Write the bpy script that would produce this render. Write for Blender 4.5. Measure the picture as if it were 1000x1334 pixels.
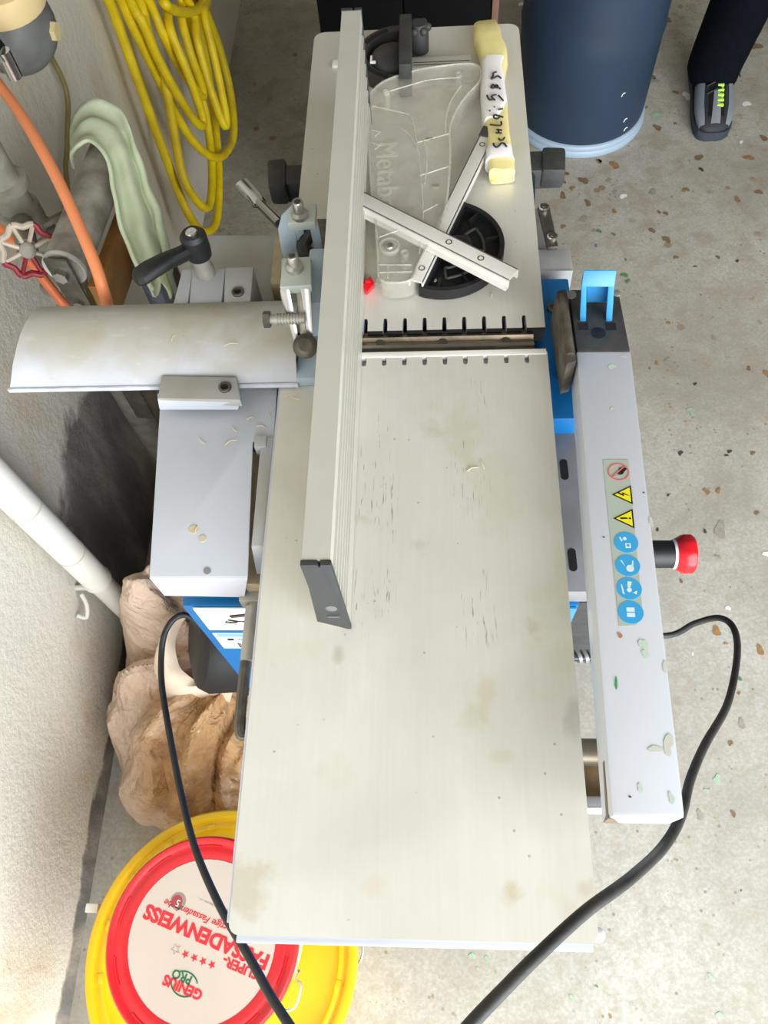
import bpy, bmesh, math, random
from mathutils import Vector, Matrix, noise
random.seed(7)
C = bpy.context.scene.collection
for o in list(bpy.data.objects): bpy.data.objects.remove(o, do_unlink=True)
sc = bpy.context.scene
PI = math.pi

# ------------------------------------------------------------------ camera, light, exposure
FPX = 1050.0                       # focal length in pixels of the 1000 x 1334 frame
CAM = Vector((0.1555, 0.0123, 1.4834))
PITCH, YAW, ROLL = 0.47354, 0.13996, -0.13331
T = 0.82                           # height of the machine tables
def cam_basis():
    cp, sp = math.cos(PITCH), math.sin(PITCH)
    Z = Matrix.Rotation(YAW, 3, 'Z')
    f = Z @ Vector((0, sp, -cp)); r = Z @ Vector((1, 0, 0)); u = Z @ Vector((0, cp, sp))
    cr, sr = math.cos(ROLL), math.sin(ROLL)
    return cr*r + sr*u, -sr*r + cr*u, f
CR, CU, CF = cam_basis()
cd = bpy.data.cameras.new('camera'); cam = bpy.data.objects.new('camera', cd); C.objects.link(cam)
m3 = Matrix((CR, CU, -CF)).transposed()
cam.matrix_world = Matrix.Translation(CAM) @ m3.to_4x4()
cd.sensor_fit = 'VERTICAL'; cd.sensor_height = 24.0; cd.lens = FPX/1334*24.0
cd.clip_start = 0.02
sc.camera = cam

sc.view_settings.view_transform = 'Standard'; sc.view_settings.look = 'None'
sc.view_settings.gamma = 1.0; sc.view_settings.use_curve_mapping = False
sc.view_settings.exposure = 1.1
w = bpy.data.worlds.new('sky'); sc.world = w; w.use_nodes = True
bg = w.node_tree.nodes['Background']; bg.inputs[0].default_value = (0.80, 0.90, 1.0, 1); bg.inputs[1].default_value = 1.0
def area(name, loc, rot, sx, sy, power, col):
    l = bpy.data.lights.new(name, 'AREA'); l.shape = 'RECTANGLE'; l.size = sx; l.size_y = sy; l.energy = power; l.color = col
    o = bpy.data.objects.new(name, l); C.objects.link(o); o.location = loc; o.rotation_euler = rot; return o
# daylight entering through the open garage door behind the camera
area('daylight_door', (1.35, -1.15, 1.30), (math.radians(78), 0, math.radians(24)), 2.6, 2.3, 72, (0.93, 0.97, 1.0))

# ------------------------------------------------------------------ helpers
def ray(px, py): return CF + CR*((px-500)/FPX) - CU*((py-667)/FPX)
def P(px, py, z=T):
    d = ray(px, py); return CAM + d*((z-CAM.z)/d.z)
def PX(px, py, x):
    d = ray(px, py); return CAM + d*((x-CAM.x)/d.x)
def lin(c):
    return tuple(((v/255)/12.92 if v/255 <= 0.04045 else ((v/255+0.055)/1.055)**2.4) for v in c)
MATS = {}
def mat(name, col, rough=0.5, metal=0.0, var=0.0, scale=20.0, bump=0.0, bscale=120.0, col2=None, spec=0.5, trans=0.0):
    """plain principled surface with noise variation between col and col2"""
    if name in MATS: return MATS[name]
    m = bpy.data.materials.new(name); m.use_nodes = True; nt = m.node_tree
    b = nt.nodes['Principled BSDF']
    b.inputs['Roughness'].default_value = rough; b.inputs['Metallic'].default_value = metal
    b.inputs['Specular IOR Level'].default_value = spec
    c1 = lin(col)
    b.inputs['Base Color'].default_value = (*c1, 1)
    tc = nt.nodes.new('ShaderNodeTexCoord')
    if var > 0 or col2:
        n = nt.nodes.new('ShaderNodeTexNoise'); n.inputs['Scale'].default_value = scale; n.inputs['Detail'].default_value = 6
        nt.links.new(tc.outputs['Object'], n.inputs['Vector'])
        r = nt.nodes.new('ShaderNodeValToRGB'); r.color_ramp.elements[0].position = 0.35; r.color_ramp.elements[1].position = 0.68
        c2 = lin(col2) if col2 else tuple(max(0, v*(1-var)) for v in c1)
        r.color_ramp.elements[0].color = (*c2, 1); r.color_ramp.elements[1].color = (*c1, 1)
        nt.links.new(n.outputs['Fac'], r.inputs['Fac']); nt.links.new(r.outputs['Color'], b.inputs['Base Color'])
    if bump > 0:
        n2 = nt.nodes.new('ShaderNodeTexNoise'); n2.inputs['Scale'].default_value = bscale; n2.inputs['Detail'].default_value = 4
        nt.links.new(tc.outputs['Object'], n2.inputs['Vector'])
        bp = nt.nodes.new('ShaderNodeBump'); bp.inputs['Strength'].default_value = bump; bp.inputs['Distance'].default_value = 0.002
        nt.links.new(n2.outputs['Fac'], bp.inputs['Height']); nt.links.new(bp.outputs['Normal'], b.inputs['Normal'])
    MATS[name] = m
    return m
class Nodes:
    """tiny node builder for the layered materials"""
    def __init__(s, name):
        s.m = bpy.data.materials.new(name); s.m.use_nodes = True; s.nt = s.m.node_tree
        s.b = s.nt.nodes['Principled BSDF']; s.tc = s.nt.nodes.new('ShaderNodeTexCoord'); s.co = s.tc.outputs['Object']
        MATS[name] = s.m
    def mapped(s, scale=(1,1,1), loc=(0,0,0)):
        n = s.nt.nodes.new('ShaderNodeMapping'); n.inputs['Scale'].default_value = scale; n.inputs['Location'].default_value = loc
        s.nt.links.new(s.co, n.inputs['Vector']); return n.outputs[0]
    def noise(s, scale, detail=6, vec=None, dist=0.0, rough=0.55):
        n = s.nt.nodes.new('ShaderNodeTexNoise'); n.inputs['Scale'].default_value = scale; n.inputs['Detail'].default_value = detail
        n.inputs['Distortion'].default_value = dist; n.inputs['Roughness'].default_value = rough
        s.nt.links.new(vec or s.co, n.inputs['Vector']); return n.outputs['Fac']
    def voronoi(s, scale, vec=None, feature='F1', out='Distance', rnd=1.0):
        n = s.nt.nodes.new('ShaderNodeTexVoronoi'); n.inputs['Scale'].default_value = scale; n.feature = feature
        n.inputs['Randomness'].default_value = rnd
        s.nt.links.new(vec or s.co, n.inputs['Vector']); return n.outputs[out]
    def ramp(s, fac, stops):
        n = s.nt.nodes.new('ShaderNodeValToRGB'); cr = n.color_ramp
        while len(cr.elements) < len(stops): cr.elements.new(0.5)
        for e, (p, c) in zip(cr.elements, stops):
            e.position = p; e.color = (*(lin(c) if isinstance(c, tuple) else (c, c, c)), 1)
        s.nt.links.new(fac, n.inputs['Fac']); return n.outputs['Color']
    def mix(s, fac, a, b, mode='MIX'):
        n = s.nt.nodes.new('ShaderNodeMix'); n.data_type = 'RGBA'; n.blend_type = mode
        for v, i in ((fac, 0), (a, 6), (b, 7)):
            if isinstance(v, (int, float)): n.inputs[i].default_value = v if i == 0 else (v, v, v, 1)
            elif isinstance(v, tuple): n.inputs[i].default_value = (*lin(v), 1)
            else: s.nt.links.new(v, n.inputs[i])
        return n.outputs[2]
    def math(s, op, a, b=0.0, clamp=False):
        n = s.nt.nodes.new('ShaderNodeMath'); n.operation = op; n.use_clamp = clamp
        for v, i in ((a, 0), (b, 1)):
            if isinstance(v, (int, float)): n.inputs[i].default_value = v
            else: s.nt.links.new(v, n.inputs[i])
        return n.outputs[0]
    def sep(s, vec=None):
        n = s.nt.nodes.new('ShaderNodeSeparateXYZ'); s.nt.links.new(vec or s.co, n.inputs[0]); return n.outputs
    def band(s, v, a, b, soft):
        """1 between a and b"""
        n = s.nt.nodes.new('ShaderNodeMapRange'); n.interpolation_type = 'SMOOTHSTEP'
        n.inputs[1].default_value = a-soft; n.inputs[2].default_value = a; s.nt.links.new(v, n.inputs[0])
        k = s.nt.nodes.new('ShaderNodeMapRange'); k.interpolation_type = 'SMOOTHSTEP'
        k.inputs[1].default_value = b; k.inputs[2].default_value = b+soft; k.inputs[3].default_value = 1; k.inputs[4].default_value = 0
        s.nt.links.new(v, k.inputs[0]); return s.math('MULTIPLY', n.outputs[0], k.outputs[0])
    def bump(s, h, strength, dist=0.002):
        n = s.nt.nodes.new('ShaderNodeBump'); n.inputs['Strength'].default_value = strength; n.inputs['Distance'].default_value = dist
        s.nt.links.new(h, n.inputs['Height']); s.nt.links.new(n.outputs[0], s.b.inputs['Normal'])
    def out(s, col, rough=0.5, metal=0.0, spec=0.5):
        s.nt.links.new(col, s.b.inputs['Base Color'])
        if isinstance(rough, (int, float)): s.b.inputs['Roughness'].default_value = rough
        else: s.nt.links.new(rough, s.b.inputs['Roughness'])
        s.b.inputs['Metallic'].default_value = metal; s.b.inputs['Specular IOR Level'].default_value = spec
        return s.m

class B:
    """collects shapes in world coordinates; done() links them as one mesh object"""
    def __init__(s): s.bm = bmesh.new()
    def merge(s, t, bev=0, seg=2, mi=0, M=None, ang=0.5):
        if bev > 0:
            bmesh.ops.recalc_face_normals(t, faces=t.faces)
            es = [e for e in t.edges if len(e.link_faces) == 2 and e.calc_face_angle(0) > ang]
            if es: bmesh.ops.bevel(t, geom=es, offset=bev, segments=seg, profile=0.6, affect='EDGES', clamp_overlap=True)
        if M is not None: bmesh.ops.transform(t, matrix=M, verts=t.verts)
        for f in t.faces: f.material_index = mi
        me = bpy.data.meshes.new('tmp'); t.to_mesh(me); t.free(); s.bm.from_mesh(me); bpy.data.meshes.remove(me)
        return s
    def box(s, x0, x1, y0, y1, z0, z1, bev=0, mi=0, M=None, seg=2):
        t = bmesh.new(); bmesh.ops.create_cube(t, size=1)
        bmesh.ops.transform(t, matrix=Matrix.Translation(((x0+x1)/2, (y0+y1)/2, (z0+z1)/2)) @ Matrix.Diagonal((x1-x0, y1-y0, z1-z0, 1)), verts=t.verts)
        return s.merge(t, bev, seg, mi, M)
    def hexa(s, pts, bev=0, mi=0):
        """8 corners: bottom ring of 4 then top ring of 4"""
        t = bmesh.new(); v = [t.verts.new(p) for p in pts]
        for f in ((3,2,1,0), (4,5,6,7), (0,1,5,4), (1,2,6,5), (2,3,7,6), (3,0,4,7)): t.faces.new([v[i] for i in f])
        bmesh.ops.recalc_face_normals(t, faces=t.faces)
        return s.merge(t, bev, 2, mi)
    def prism(s, pts, a, b, axis='Z', bev=0, mi=0, M=None, seg=2):
        """outline pts (2d) extruded from a to b along axis"""
        def k(p, h):
            return {'Z': (p[0], p[1], h), 'X': (h, p[0], p[1]), 'Y': (p[0], h, p[1])}[axis]
        t = bmesh.new(); lo = [t.verts.new(k(p, a)) for p in pts]; hi = [t.verts.new(k(p, b)) for p in pts]
        n = len(pts)
        t.faces.new(lo[::-1]); t.faces.new(hi)
        for i in range(n): t.faces.new((lo[i], lo[(i+1) % n], hi[(i+1) % n], hi[i]))
        bmesh.ops.recalc_face_normals(t, faces=t.faces)
        return s.merge(t, bev, seg, mi, M)
    def cyl(s, p0, p1, r, r1=None, n=24, bev=0, mi=0):
        p0, p1 = Vector(p0), Vector(p1); d = p1-p0
        t = bmesh.new(); bmesh.ops.create_cone(t, cap_ends=True, segments=n, radius1=r, radius2=r if r1 is None else r1, depth=d.length)
        M = Matrix.Translation((p0+p1)/2) @ d.to_track_quat('Z', 'Y').to_matrix().to_4x4()
        return s.merge(t, bev, 2, mi, M, 0.8)
    def ball(s, p, r, n=20, mi=0, sc=(1,1,1), M=None):
        t = bmesh.new(); bmesh.ops.create_uvsphere(t, u_segments=n, v_segments=max(8, n//2), radius=r)
        bmesh.ops.transform(t, matrix=Matrix.Translation(p) @ (M or Matrix.Identity(4)) @ Matrix.Diagonal((*sc, 1)), verts=t.verts)
        return s.merge(t, mi=mi)
    def loft(s, rings, cap=True, closed=True, mi=0, loop=False):
        t = bmesh.new(); V = [[t.verts.new(p) for p in r] for r in rings]; n = len(rings[0])
        rr = list(zip(V, V[1:])) + ([(V[-1], V[0])] if loop else [])
        for a, b in rr:
            for i in range(n if closed else n-1): t.faces.new((a[i], a[(i+1) % n], b[(i+1) % n], b[i]))
        if cap and not loop: t.faces.new(V[0][::-1]); t.faces.new(V[-1])
        bmesh.ops.recalc_face_normals(t, faces=t.faces)
        return s.merge(t, mi=mi)
    def tube(s, pts, r, n=10, smooth=6, closed=False, mi=0, flat=1.0):
        pts = spline([Vector(p) for p in pts], smooth, closed) if smooth > 1 else [Vector(p) for p in pts]
        rf = r if callable(r) else (lambda t: r)
        rings = []; N = len(pts); up = None
        for i, p in enumerate(pts):
            if closed: d = pts[(i+1) % N]-pts[i-1]
            else: d = pts[min(i+1, N-1)]-pts[max(i-1, 0)]
            d.normalize()
            if up is None:
                up = Vector((0,0,1)) if abs(d.z) < 0.9 else Vector((1,0,0))
            a = d.cross(up)
            if a.length < 1e-4: a = d.cross(Vector((0.3,1,0.2)))
            a.normalize(); up = a.cross(d).normalized()
            rr = rf(i/max(1, N-1))
            rings.append([p + a*math.cos(2*PI*k/n)*rr + up*math.sin(2*PI*k/n)*rr*flat for k in range(n)])
        return s.loft(rings, mi=mi, loop=closed)
    def lathe(s, prof, base, axis=(0,0,1), n=40, mi=0):
        """prof = [(r, h)...] turned about axis through base"""
        q = Vector(axis).to_track_quat('Z', 'Y').to_matrix(); base = Vector(base)
        rings = [[base + q @ Vector((r*math.cos(2*PI*k/n), r*math.sin(2*PI*k/n), h)) for k in range(n)] for r, h in prof]
        return s.loft(rings, cap=True, mi=mi)
    def grid(s, rows, thick=0.0, mi=0):
        t = bmesh.new(); V = [[t.verts.new(p) for p in r] for r in rows]
        for a, b in zip(V, V[1:]):
            for i in range(len(a)-1): t.faces.new((a[i], a[i+1], b[i+1], b[i]))
        bmesh.ops.recalc_face_normals(t, faces=t.faces)
        if thick: bmesh.ops.solidify(t, geom=list(t.faces), thickness=thick)
        return s.merge(t, mi=mi)
    def done(s, name, mats, parent=None, sharp=35, base=None):
        me = bpy.data.meshes.new(name)
        if parent is not None: org = parent_origin(parent)
        else:
            xs = [v.co for v in s.bm.verts]
            org = Vector(base) if base else Vector(((min(v.x for v in xs)+max(v.x for v in xs))/2, (min(v.y for v in xs)+max(v.y for v in xs))/2, min(v.z for v in xs)))
        bmesh.ops.translate(s.bm, vec=-org, verts=s.bm.verts)
        s.bm.to_mesh(me); s.bm.free()
        for p in me.polygons: p.use_smooth = True
        me.set_sharp_from_angle(angle=math.radians(sharp))
        for m in (mats if isinstance(mats, (list, tuple)) else [mats]): me.materials.append(m)
        o = bpy.data.objects.new(name, me); C.objects.link(o)
        if parent is not None: o.parent = parent
        else: o.location = org
        return o
def parent_origin(o):
    v = Vector((0,0,0))
    while o is not None: v += o.location; o = o.parent
    return v
def spline(pts, k, closed=False):
    out = []; N = len(pts)
    for i in range(N if closed else N-1):
        if closed: a, b, c, d = pts[i-1], pts[i], pts[(i+1) % N], pts[(i+2) % N]
        else: a, b, c, d = pts[max(i-1,0)], pts[i], pts[i+1], pts[min(i+2,N-1)]
        for j in range(k):
            t = j/k; t2 = t*t; t3 = t2*t
            out.append(0.5*((2*b) + (c-a)*t + (2*a-5*b+4*c-d)*t2 + (3*b-a-3*c+d)*t3))
    if not closed: out.append(pts[-1].copy())
    return out
def tag(o, label, cat, group=None):
    o['label'] = label; o['category'] = cat
    if group: o['group'] = group
    return o
def thing(name, label, cat, loc):
    o = bpy.data.objects.new(name, None); C.objects.link(o); o.location = loc; o.empty_display_size = 0.05
    return tag(o, label, cat)
def struct(o): o['kind'] = 'structure'; return o
def stuff(o): o['kind'] = 'stuff'; return o
def text_into(b, txt, M, size, mi=0, depth=0.0004, offset=0.0, align='CENTER', shear=0.0):
    """flat lettering as mesh, placed with matrix M"""
    cu = bpy.data.curves.new('t', 'FONT'); cu.body = txt; cu.size = size; cu.extrude = depth/2; cu.offset = offset
    cu.align_x = align; cu.align_y = 'CENTER'; cu.shear = shear; cu.resolution_u = 3
    o = bpy.data.objects.new('t', cu); C.objects.link(o)
    bpy.context.view_layer.update()
    me = bpy.data.meshes.new_from_object(o.evaluated_get(bpy.context.evaluated_depsgraph_get()))
    t = bmesh.new(); t.from_mesh(me); bpy.data.objects.remove(o); bpy.data.curves.remove(cu); bpy.data.meshes.remove(me)
    b.merge(t, mi=mi, M=M)
def disc_pts(cx, cy, r, n=24, a0=0, a1=2*PI, ry=None):
    full = abs(a1-a0-2*PI) < 1e-6
    return [(cx+r*math.cos(a0+(a1-a0)*i/(n if full else n-1)), cy+(ry or r)*math.sin(a0+(a1-a0)*i/(n if full else n-1))) for i in range(n)]
def rot2(p, a): return (p[0]*math.cos(a)-p[1]*math.sin(a), p[0]*math.sin(a)+p[1]*math.cos(a))
def arc_slot(r0, r1, a0, a1, n=14):
    return [(r1*math.cos(a0+(a1-a0)*i/(n-1)), r1*math.sin(a0+(a1-a0)*i/(n-1))) for i in range(n)] + \
           [(r0*math.cos(a1+(a0-a1)*i/(n-1)), r0*math.sin(a1+(a0-a1)*i/(n-1))) for i in range(n)]
def ring_path(b, pts3, r, n=6, mi=0): b.tube(pts3, r, n, 1, True, mi)

# ------------------------------------------------------------------ materials
steel = mat('bright_steel', (190,188,184), 0.28, 0.9, 0.2, 60)
dsteel = mat('dull_steel', (120,116,108), 0.42, 0.8, 0.35, 90, 0.2)
chrome = mat('chrome', (205,205,205), 0.14, 1.0)
alu = mat('aluminium', (205,203,195), 0.42, 0.35, 0.08, 40)
black = mat('black_plastic', (26,27,29), 0.5, 0, 0.3, 80, 0.1)
dusty_black = mat('dusty_black_plastic', (62,62,60), 0.6, 0, 0.4, 60, 0.2)
void = mat('dark_recess', (14,14,14), 0.8)
greyp = mat('grey_paint', (192,196,206), 0.42, 0, 0.05, 14, 0.06, 60)
greyd = mat('dusty_grey_paint', (172,174,178), 0.55, 0, 0, 11, 0.1, 80, col2=(154,150,138))
greyb = mat('pale_blue_grey_paint', (168,184,198), 0.45, 0, 0.1, 30)
bluep = mat('blue_paint', (0,104,168), 0.4, 0, 0.15, 25)
bluel = mat('light_blue_plastic', (56,134,184), 0.38, 0, 0.06, 30)
red = mat('red_plastic', (224,24,36), 0.35, 0, 0.12, 30)
white = mat('white_print', (238,236,230), 0.5)
yellowp = mat('yellow_plastic', (240,190,8), 0.38, 0, 0.12, 14)
yellowc = mat('yellow_cable', (250,222,20), 0.45, 0, 0, 22, col2=(222,190,14))
rubber = mat('black_rubber', (30,31,32), 0.5, 0, 0.4, 60, 0.15, 200)
rubber_d = mat('dusty_rubber', (58,57,55), 0.55, 0, 0, 35, 0.2, 200, col2=(34,34,34))
wood = mat('brown_wood', (168,118,62), 0.6, 0, 0.35, 30, 0.2)
galv = mat('galvanised_steel', (176,173,164), 0.42, 0.3, 0.25, 35, 0.1)

def table_material():
    n = Nodes('worn_table_metal'); xyz = n.sep()
    base = n.ramp(n.noise(5.5, 7, dist=0.6), [(0.3, (206,203,192)), (0.55, (216,214,205)), (0.75, (226,225,218))])
    brushed = n.noise(30, 4, n.mapped((9, 0.35, 1)))
    base = n.mix(n.ramp(brushed, [(0.35, 0.0), (0.75, 0.08)]), base, (172,166,148))
    # greenish and tan stains
    g = n.math('MULTIPLY', n.ramp(n.noise(7.5, 5, n.mapped((1,1,1), (3.1,1.7,0))), [(0.60, 0.0), (0.70, 1.0)]), 0.35)
    base = n.mix(g, base, (190,196,152))
    t = n.math('MULTIPLY', n.ramp(n.noise(11, 6, n.mapped((1,1,1), (7.7,4.2,0))), [(0.64, 0.0), (0.70, 1.0)]), 0.35)
    base = n.mix(t, base, (176,158,118))
    # fine dark scratches in two strips along the feed direction
    strips = n.math('MULTIPLY', n.math('ADD', n.band(xyz[0], -0.022, 0.004, 0.010), n.band(xyz[0], 0.068, 0.092, 0.010), True), n.band(xyz[1], -0.33, -0.07, 0.03))
    sc_ = n.ramp(n.noise(120, 2, n.mapped((6, 0.35, 1))), [(0.63, 0.0), (0.67, 1.0)])
    patch = n.ramp(n.noise(14, 3, n.mapped((1, 1, 1), (1.3, 9.1, 0))), [(0.48, 0.0), (0.56, 1.0)])
    k = n.math('MULTIPLY', n.math('MULTIPLY', strips, sc_), patch)
    base = n.mix(n.math('MULTIPLY', k, 0.6), base, (84,81,74))
    sp = n.ramp(n.voronoi(55), [(0.045, 0.55), (0.07, 0.0)])
    gate = n.ramp(n.noise(9, 2, n.mapped((1,1,1), (5,5,5))), [(0.52, 0.0), (0.58, 1.0)])
    base = n.mix(n.math('MULTIPLY', sp, gate), base, (120,106,80))
    def spot(b_, px, py, r, col, amt, st=1.0):
        p = P(px, py, T); q = n.nt.nodes.new('ShaderNodeVectorMath'); q.operation = 'DISTANCE'
        mp = n.nt.nodes.new('ShaderNodeMapping'); mp.inputs['Scale'].default_value = (1, 1/st, 0); n.nt.links.new(n.co, mp.inputs['Vector'])
        n.nt.links.new(mp.outputs[0], q.inputs[0]); q.inputs[1].default_value = (p.x-0.11, (p.y-0.57)/st, 0)
        d_ = n.math('ADD', n.math('DIVIDE', q.outputs['Value'], r), n.math('MULTIPLY', n.math('SUBTRACT', n.noise(60, 6), 0.5), 2.2))
        return n.mix(n.math('MULTIPLY', n.ramp(d_, [(0.35, 1.0), (1.15, 0.0)]), amt*0.6), b_, col)
    for a_ in ((562,558,.012,(168,178,132),.6,1), (600,560,.022,(186,192,150),.5,2.2), (640,640,.030,(190,196,156),.45,1.6), (612,940,.012,(176,184,140),.5,1.4), (665,1160,.010,(188,172,128),.9,1), (655,985,.012,(196,186,150),.6,.6), (490,1155,.012,(206,188,158),.5,.8), (745,935,.010,(150,150,150),.6,2), (440,850,.007,(150,140,112),.6,1.5), (632,905,.008,(196,182,140),.6,3), (745,1195,.012,(190,178,150),.5,1)):
        base = spot(base, *a_)
    n.bump(brushed, 0.05, 0.0005)
    return n.out(base, n.ramp(n.noise(8, 4), [(0.3, 0.28), (0.7, 0.42)]), 0.16)
table_mat = table_material()

def floor_material():
    n = Nodes('stained_concrete')
    base = n.ramp(n.noise(3.2, 9, dist=0.4, rough=0.65), [(0.3, (154,149,136)), (0.5, (180,176,165)), (0.72, (197,194,185))])
    fine = n.noise(160, 3)
    base = n.mix(n.ramp(fine, [(0.42, 0.28), (0.6, 0.0)]), base, (132,126,112))
    grit = n.ramp(n.voronoi(140), [(0.10, 0.6), (0.16, 0.0)])
    base = n.mix(n.math('MULTIPLY', grit, n.ramp(n.noise(24, 3), [(0.5, 0.0), (0.62, 1.0)])), base, (92,86,76))
    # blotchy brown dirt, heavier towards the back of the room
    y = n.sep()[1]
    mr = n.nt.nodes.new('ShaderNodeMapRange'); mr.inputs[1].default_value = 0.4; mr.inputs[2].default_value = 1.7
    n.nt.links.new(y, mr.inputs[0])
    d = n.ramp(n.noise(17, 5, dist=0.3), [(0.50, 0.0), (0.66, 0.45)])
    base = n.mix(n.math('MULTIPLY', d, mr.outputs[0]), base, (146,124,92))
    mot = n.ramp(n.noise(46, 6, dist=0.5, rough=0.7), [(0.46, 0.0), (0.62, 0.55)])
    base = n.mix(mot, base, (158,150,132))
    sp = n.ramp(n.voronoi(20), [(0.16, 1.0), (0.22, 0.0)])
    gate = n.ramp(n.noise(7, 2, n.mapped((1,1,1), (2,8,1))), [(0.54, 0.0), (0.6, 0.85)])
    base = n.mix(n.math('MULTIPLY', n.math('MULTIPLY', sp, gate), n.math('ADD', n.math('MULTIPLY', mr.outputs[0], 0.7), 0.2)), base, (138,106,72))
    sp2 = n.ramp(n.voronoi(62), [(0.13, 0.8), (0.20, 0.0)])
    g2 = n.ramp(n.noise(11, 3, n.mapped((1,1,1), (4,1,6))), [(0.50, 0.0), (0.58, 1.0)])
    base = n.mix(n.math('MULTIPLY', sp2, g2), base, (134,118,94))
    n.bump(fine, 0.15)
    return n.out(base, 0.75)
floor_mat = floor_material()

def wall_material():
    n = Nodes('rough_whitewash'); xyz = n.sep()
    base = n.ramp(n.noise(2.6, 7), [(0.3, (206,200,185)), (0.7, (222,217,205))])
    rust = n.ramp(n.noise(4.5, 4, n.mapped((1, 1.6, 0.7), (1.1, 0.3, 0.2))), [(0.58, 0.0), (0.72, 0.5)])
    base = n.mix(rust, base, (196,166,124))
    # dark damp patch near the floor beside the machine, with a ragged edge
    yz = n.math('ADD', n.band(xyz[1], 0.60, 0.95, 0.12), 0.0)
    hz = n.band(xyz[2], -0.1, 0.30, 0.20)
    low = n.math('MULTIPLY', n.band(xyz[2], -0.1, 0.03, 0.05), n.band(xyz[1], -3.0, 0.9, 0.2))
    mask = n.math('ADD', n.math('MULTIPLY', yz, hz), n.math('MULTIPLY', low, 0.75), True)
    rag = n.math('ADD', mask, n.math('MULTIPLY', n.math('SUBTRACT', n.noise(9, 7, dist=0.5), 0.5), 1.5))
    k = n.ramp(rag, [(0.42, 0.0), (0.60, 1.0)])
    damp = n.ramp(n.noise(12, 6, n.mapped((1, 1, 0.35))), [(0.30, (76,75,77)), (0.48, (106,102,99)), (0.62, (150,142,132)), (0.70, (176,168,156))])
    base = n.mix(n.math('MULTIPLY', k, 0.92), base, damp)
    h = n.noise(55, 6, rough=0.7)
    n.bump(n.math('ADD', h, n.math('MULTIPLY', k, -0.4)), 0.6, 0.006)
    return n.out(base, 0.85)
wall_mat = wall_material()

# ------------------------------------------------------------------ the room
XW = -0.435
b = B(); b.box(XW, 3.2, -2.6, 3.6, -0.06, 0.0); floor = struct(b.done('floor', floor_mat, base=(0,0,0)))
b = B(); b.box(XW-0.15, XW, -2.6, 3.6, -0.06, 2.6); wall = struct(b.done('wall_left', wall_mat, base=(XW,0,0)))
plain = mat('plain_whitewash', (160,155,144), 0.9, 0, 0.08, 4)
b = B(); b.box(XW, 3.2, 3.6, 3.75, 0, 2.6); struct(b.done('wall_back', plain))
b = B(); b.box(3.2, 3.35, -2.6, 3.6, 0, 2.6); struct(b.done('wall_right', plain))
b = B(); b.box(XW-0.15, 3.35, -2.6, 3.75, 2.6, 2.75); struct(b.done('ceiling', mat('ceiling_boards', (112,102,86), 0.9, 0, 0.1, 4)))

# ------------------------------------------------------------------ planer thicknesser
W, L = 0.27, 1.068
pl = thing('planer_thicknesser', 'grey and blue jointer planer with a long pale metal table and upright fence', 'planer', (0.11, 0.57, 0.0))
YF, YR = 0.530, 0.561                     # front and rear lips of the cutter opening
NX = [0.084+0.02063*i for i in range(-3, 9)]
def comb(y_tip, y_root, y_far, hw=0.0023, xr=W, rc=0.012):
    """table outline: notched edge at y_tip, far rounded edge at y_far"""
    s = 1 if y_far > y_tip else -1
    pts = [(0.0, y_tip)]
    for x in NX:
        pts += [(x-hw, y_tip), (x-hw, y_root-s*0.002)] + [(x+hw*math.cos(a), y_root-s*0.002+s*0.0023*math.sin(a)) for a in (PI*0.75, PI*0.5, PI*0.25)] + [(x+hw, y_root-s*0.002), (x+hw, y_tip)]
    pts.append((xr, y_tip))
    pts += [(xr-rc+rc*math.cos(a), y_far-s*rc+s*rc*math.sin(a)) for a in (0, PI/8, PI/4, 3*PI/8, PI/2)]
    pts += [(rc-rc*math.sin(a), y_far-s*rc+s*rc*math.cos(a)) for a in (0, PI/8, PI/4, 3*PI/8, PI/2)]
    return pts
edge = mat('table_edge_paint', (196,199,208), 0.4, 0, 0.06, 20)
def table(name, y_tip, y_root, y_far, rc):
    b = B(); b.prism(comb(y_tip, y_root, y_far, rc=rc), T-0.022, T, bev=0)
    b.bm.normal_update()
    for f in b.bm.faces: f.material_index = 0 if f.normal.z > 0.5 else (2 if f.normal.y*(1 if y_far < y_tip else -1) > 0.5 else 1)
    return b.done(name, [table_mat, edge, void], pl, 30)
ft = table('front_table', YF, YF-0.014, 0.0, 0.008)
rt = table('rear_table', YR, YR+0.016, L, 0.014)
b = B(); b.box(0.004, W-0.001, YF-0.0035, YF+0.003, T-0.006, T+0.0008, 0.0005); b.done('lip_strip', mat('polished_lip', (240,238,231), 0.3, 0.1), ft)
b = B(); b.box(0.004, W-0.004, YF-0.02, YF-0.0012, T-0.020, T-0.0075); b.done('lip_backing', mat('pale_backing', (206,202,192), 0.5, 0.1), ft)
b = B(); b.box(0.004, W-0.004, YR+0.008, YR+0.03, T-0.034, T-0.0225); b.done('lip_backing', dsteel, rt)
for (x0, x1, y0, y1) in ((0.02, 0.03, 0.03, 0.5), (0.24, 0.25, 0.03, 0.5), (0.13, 0.14, 0.03, 0.5)):
    b = B(); b.box(x0, x1, y0, y1, T-0.06, T-0.022); b.done('stiffening_rib', greyp, ft)
for (x0, x1, y0, y1) in ((0.02, 0.03, 0.60, 1.03), (0.24, 0.25, 0.60, 1.03)):
    b = B(); b.box(x0, x1, y0, y1, T-0.06, T-0.022); b.done('stiffening_rib', greyp, rt)
b = B(); b.ball((W+0.001, 0.006, T-0.010), 0.0055, 10, sc=(1,1,1.6)); b.done('corner_bumper', white, ft)
b = B(); b.box(0.006, W-0.004, -0.0050, 0.0005, T-0.020, T-0.0015, 0.0012); b.done('front_edge', edge, ft)
b = B(); b.box(-0.0022, 0.0004, 0.008, YF, T-0.020, T-0.0012, 0.0008); b.done('side_edge', edge, ft)
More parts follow.
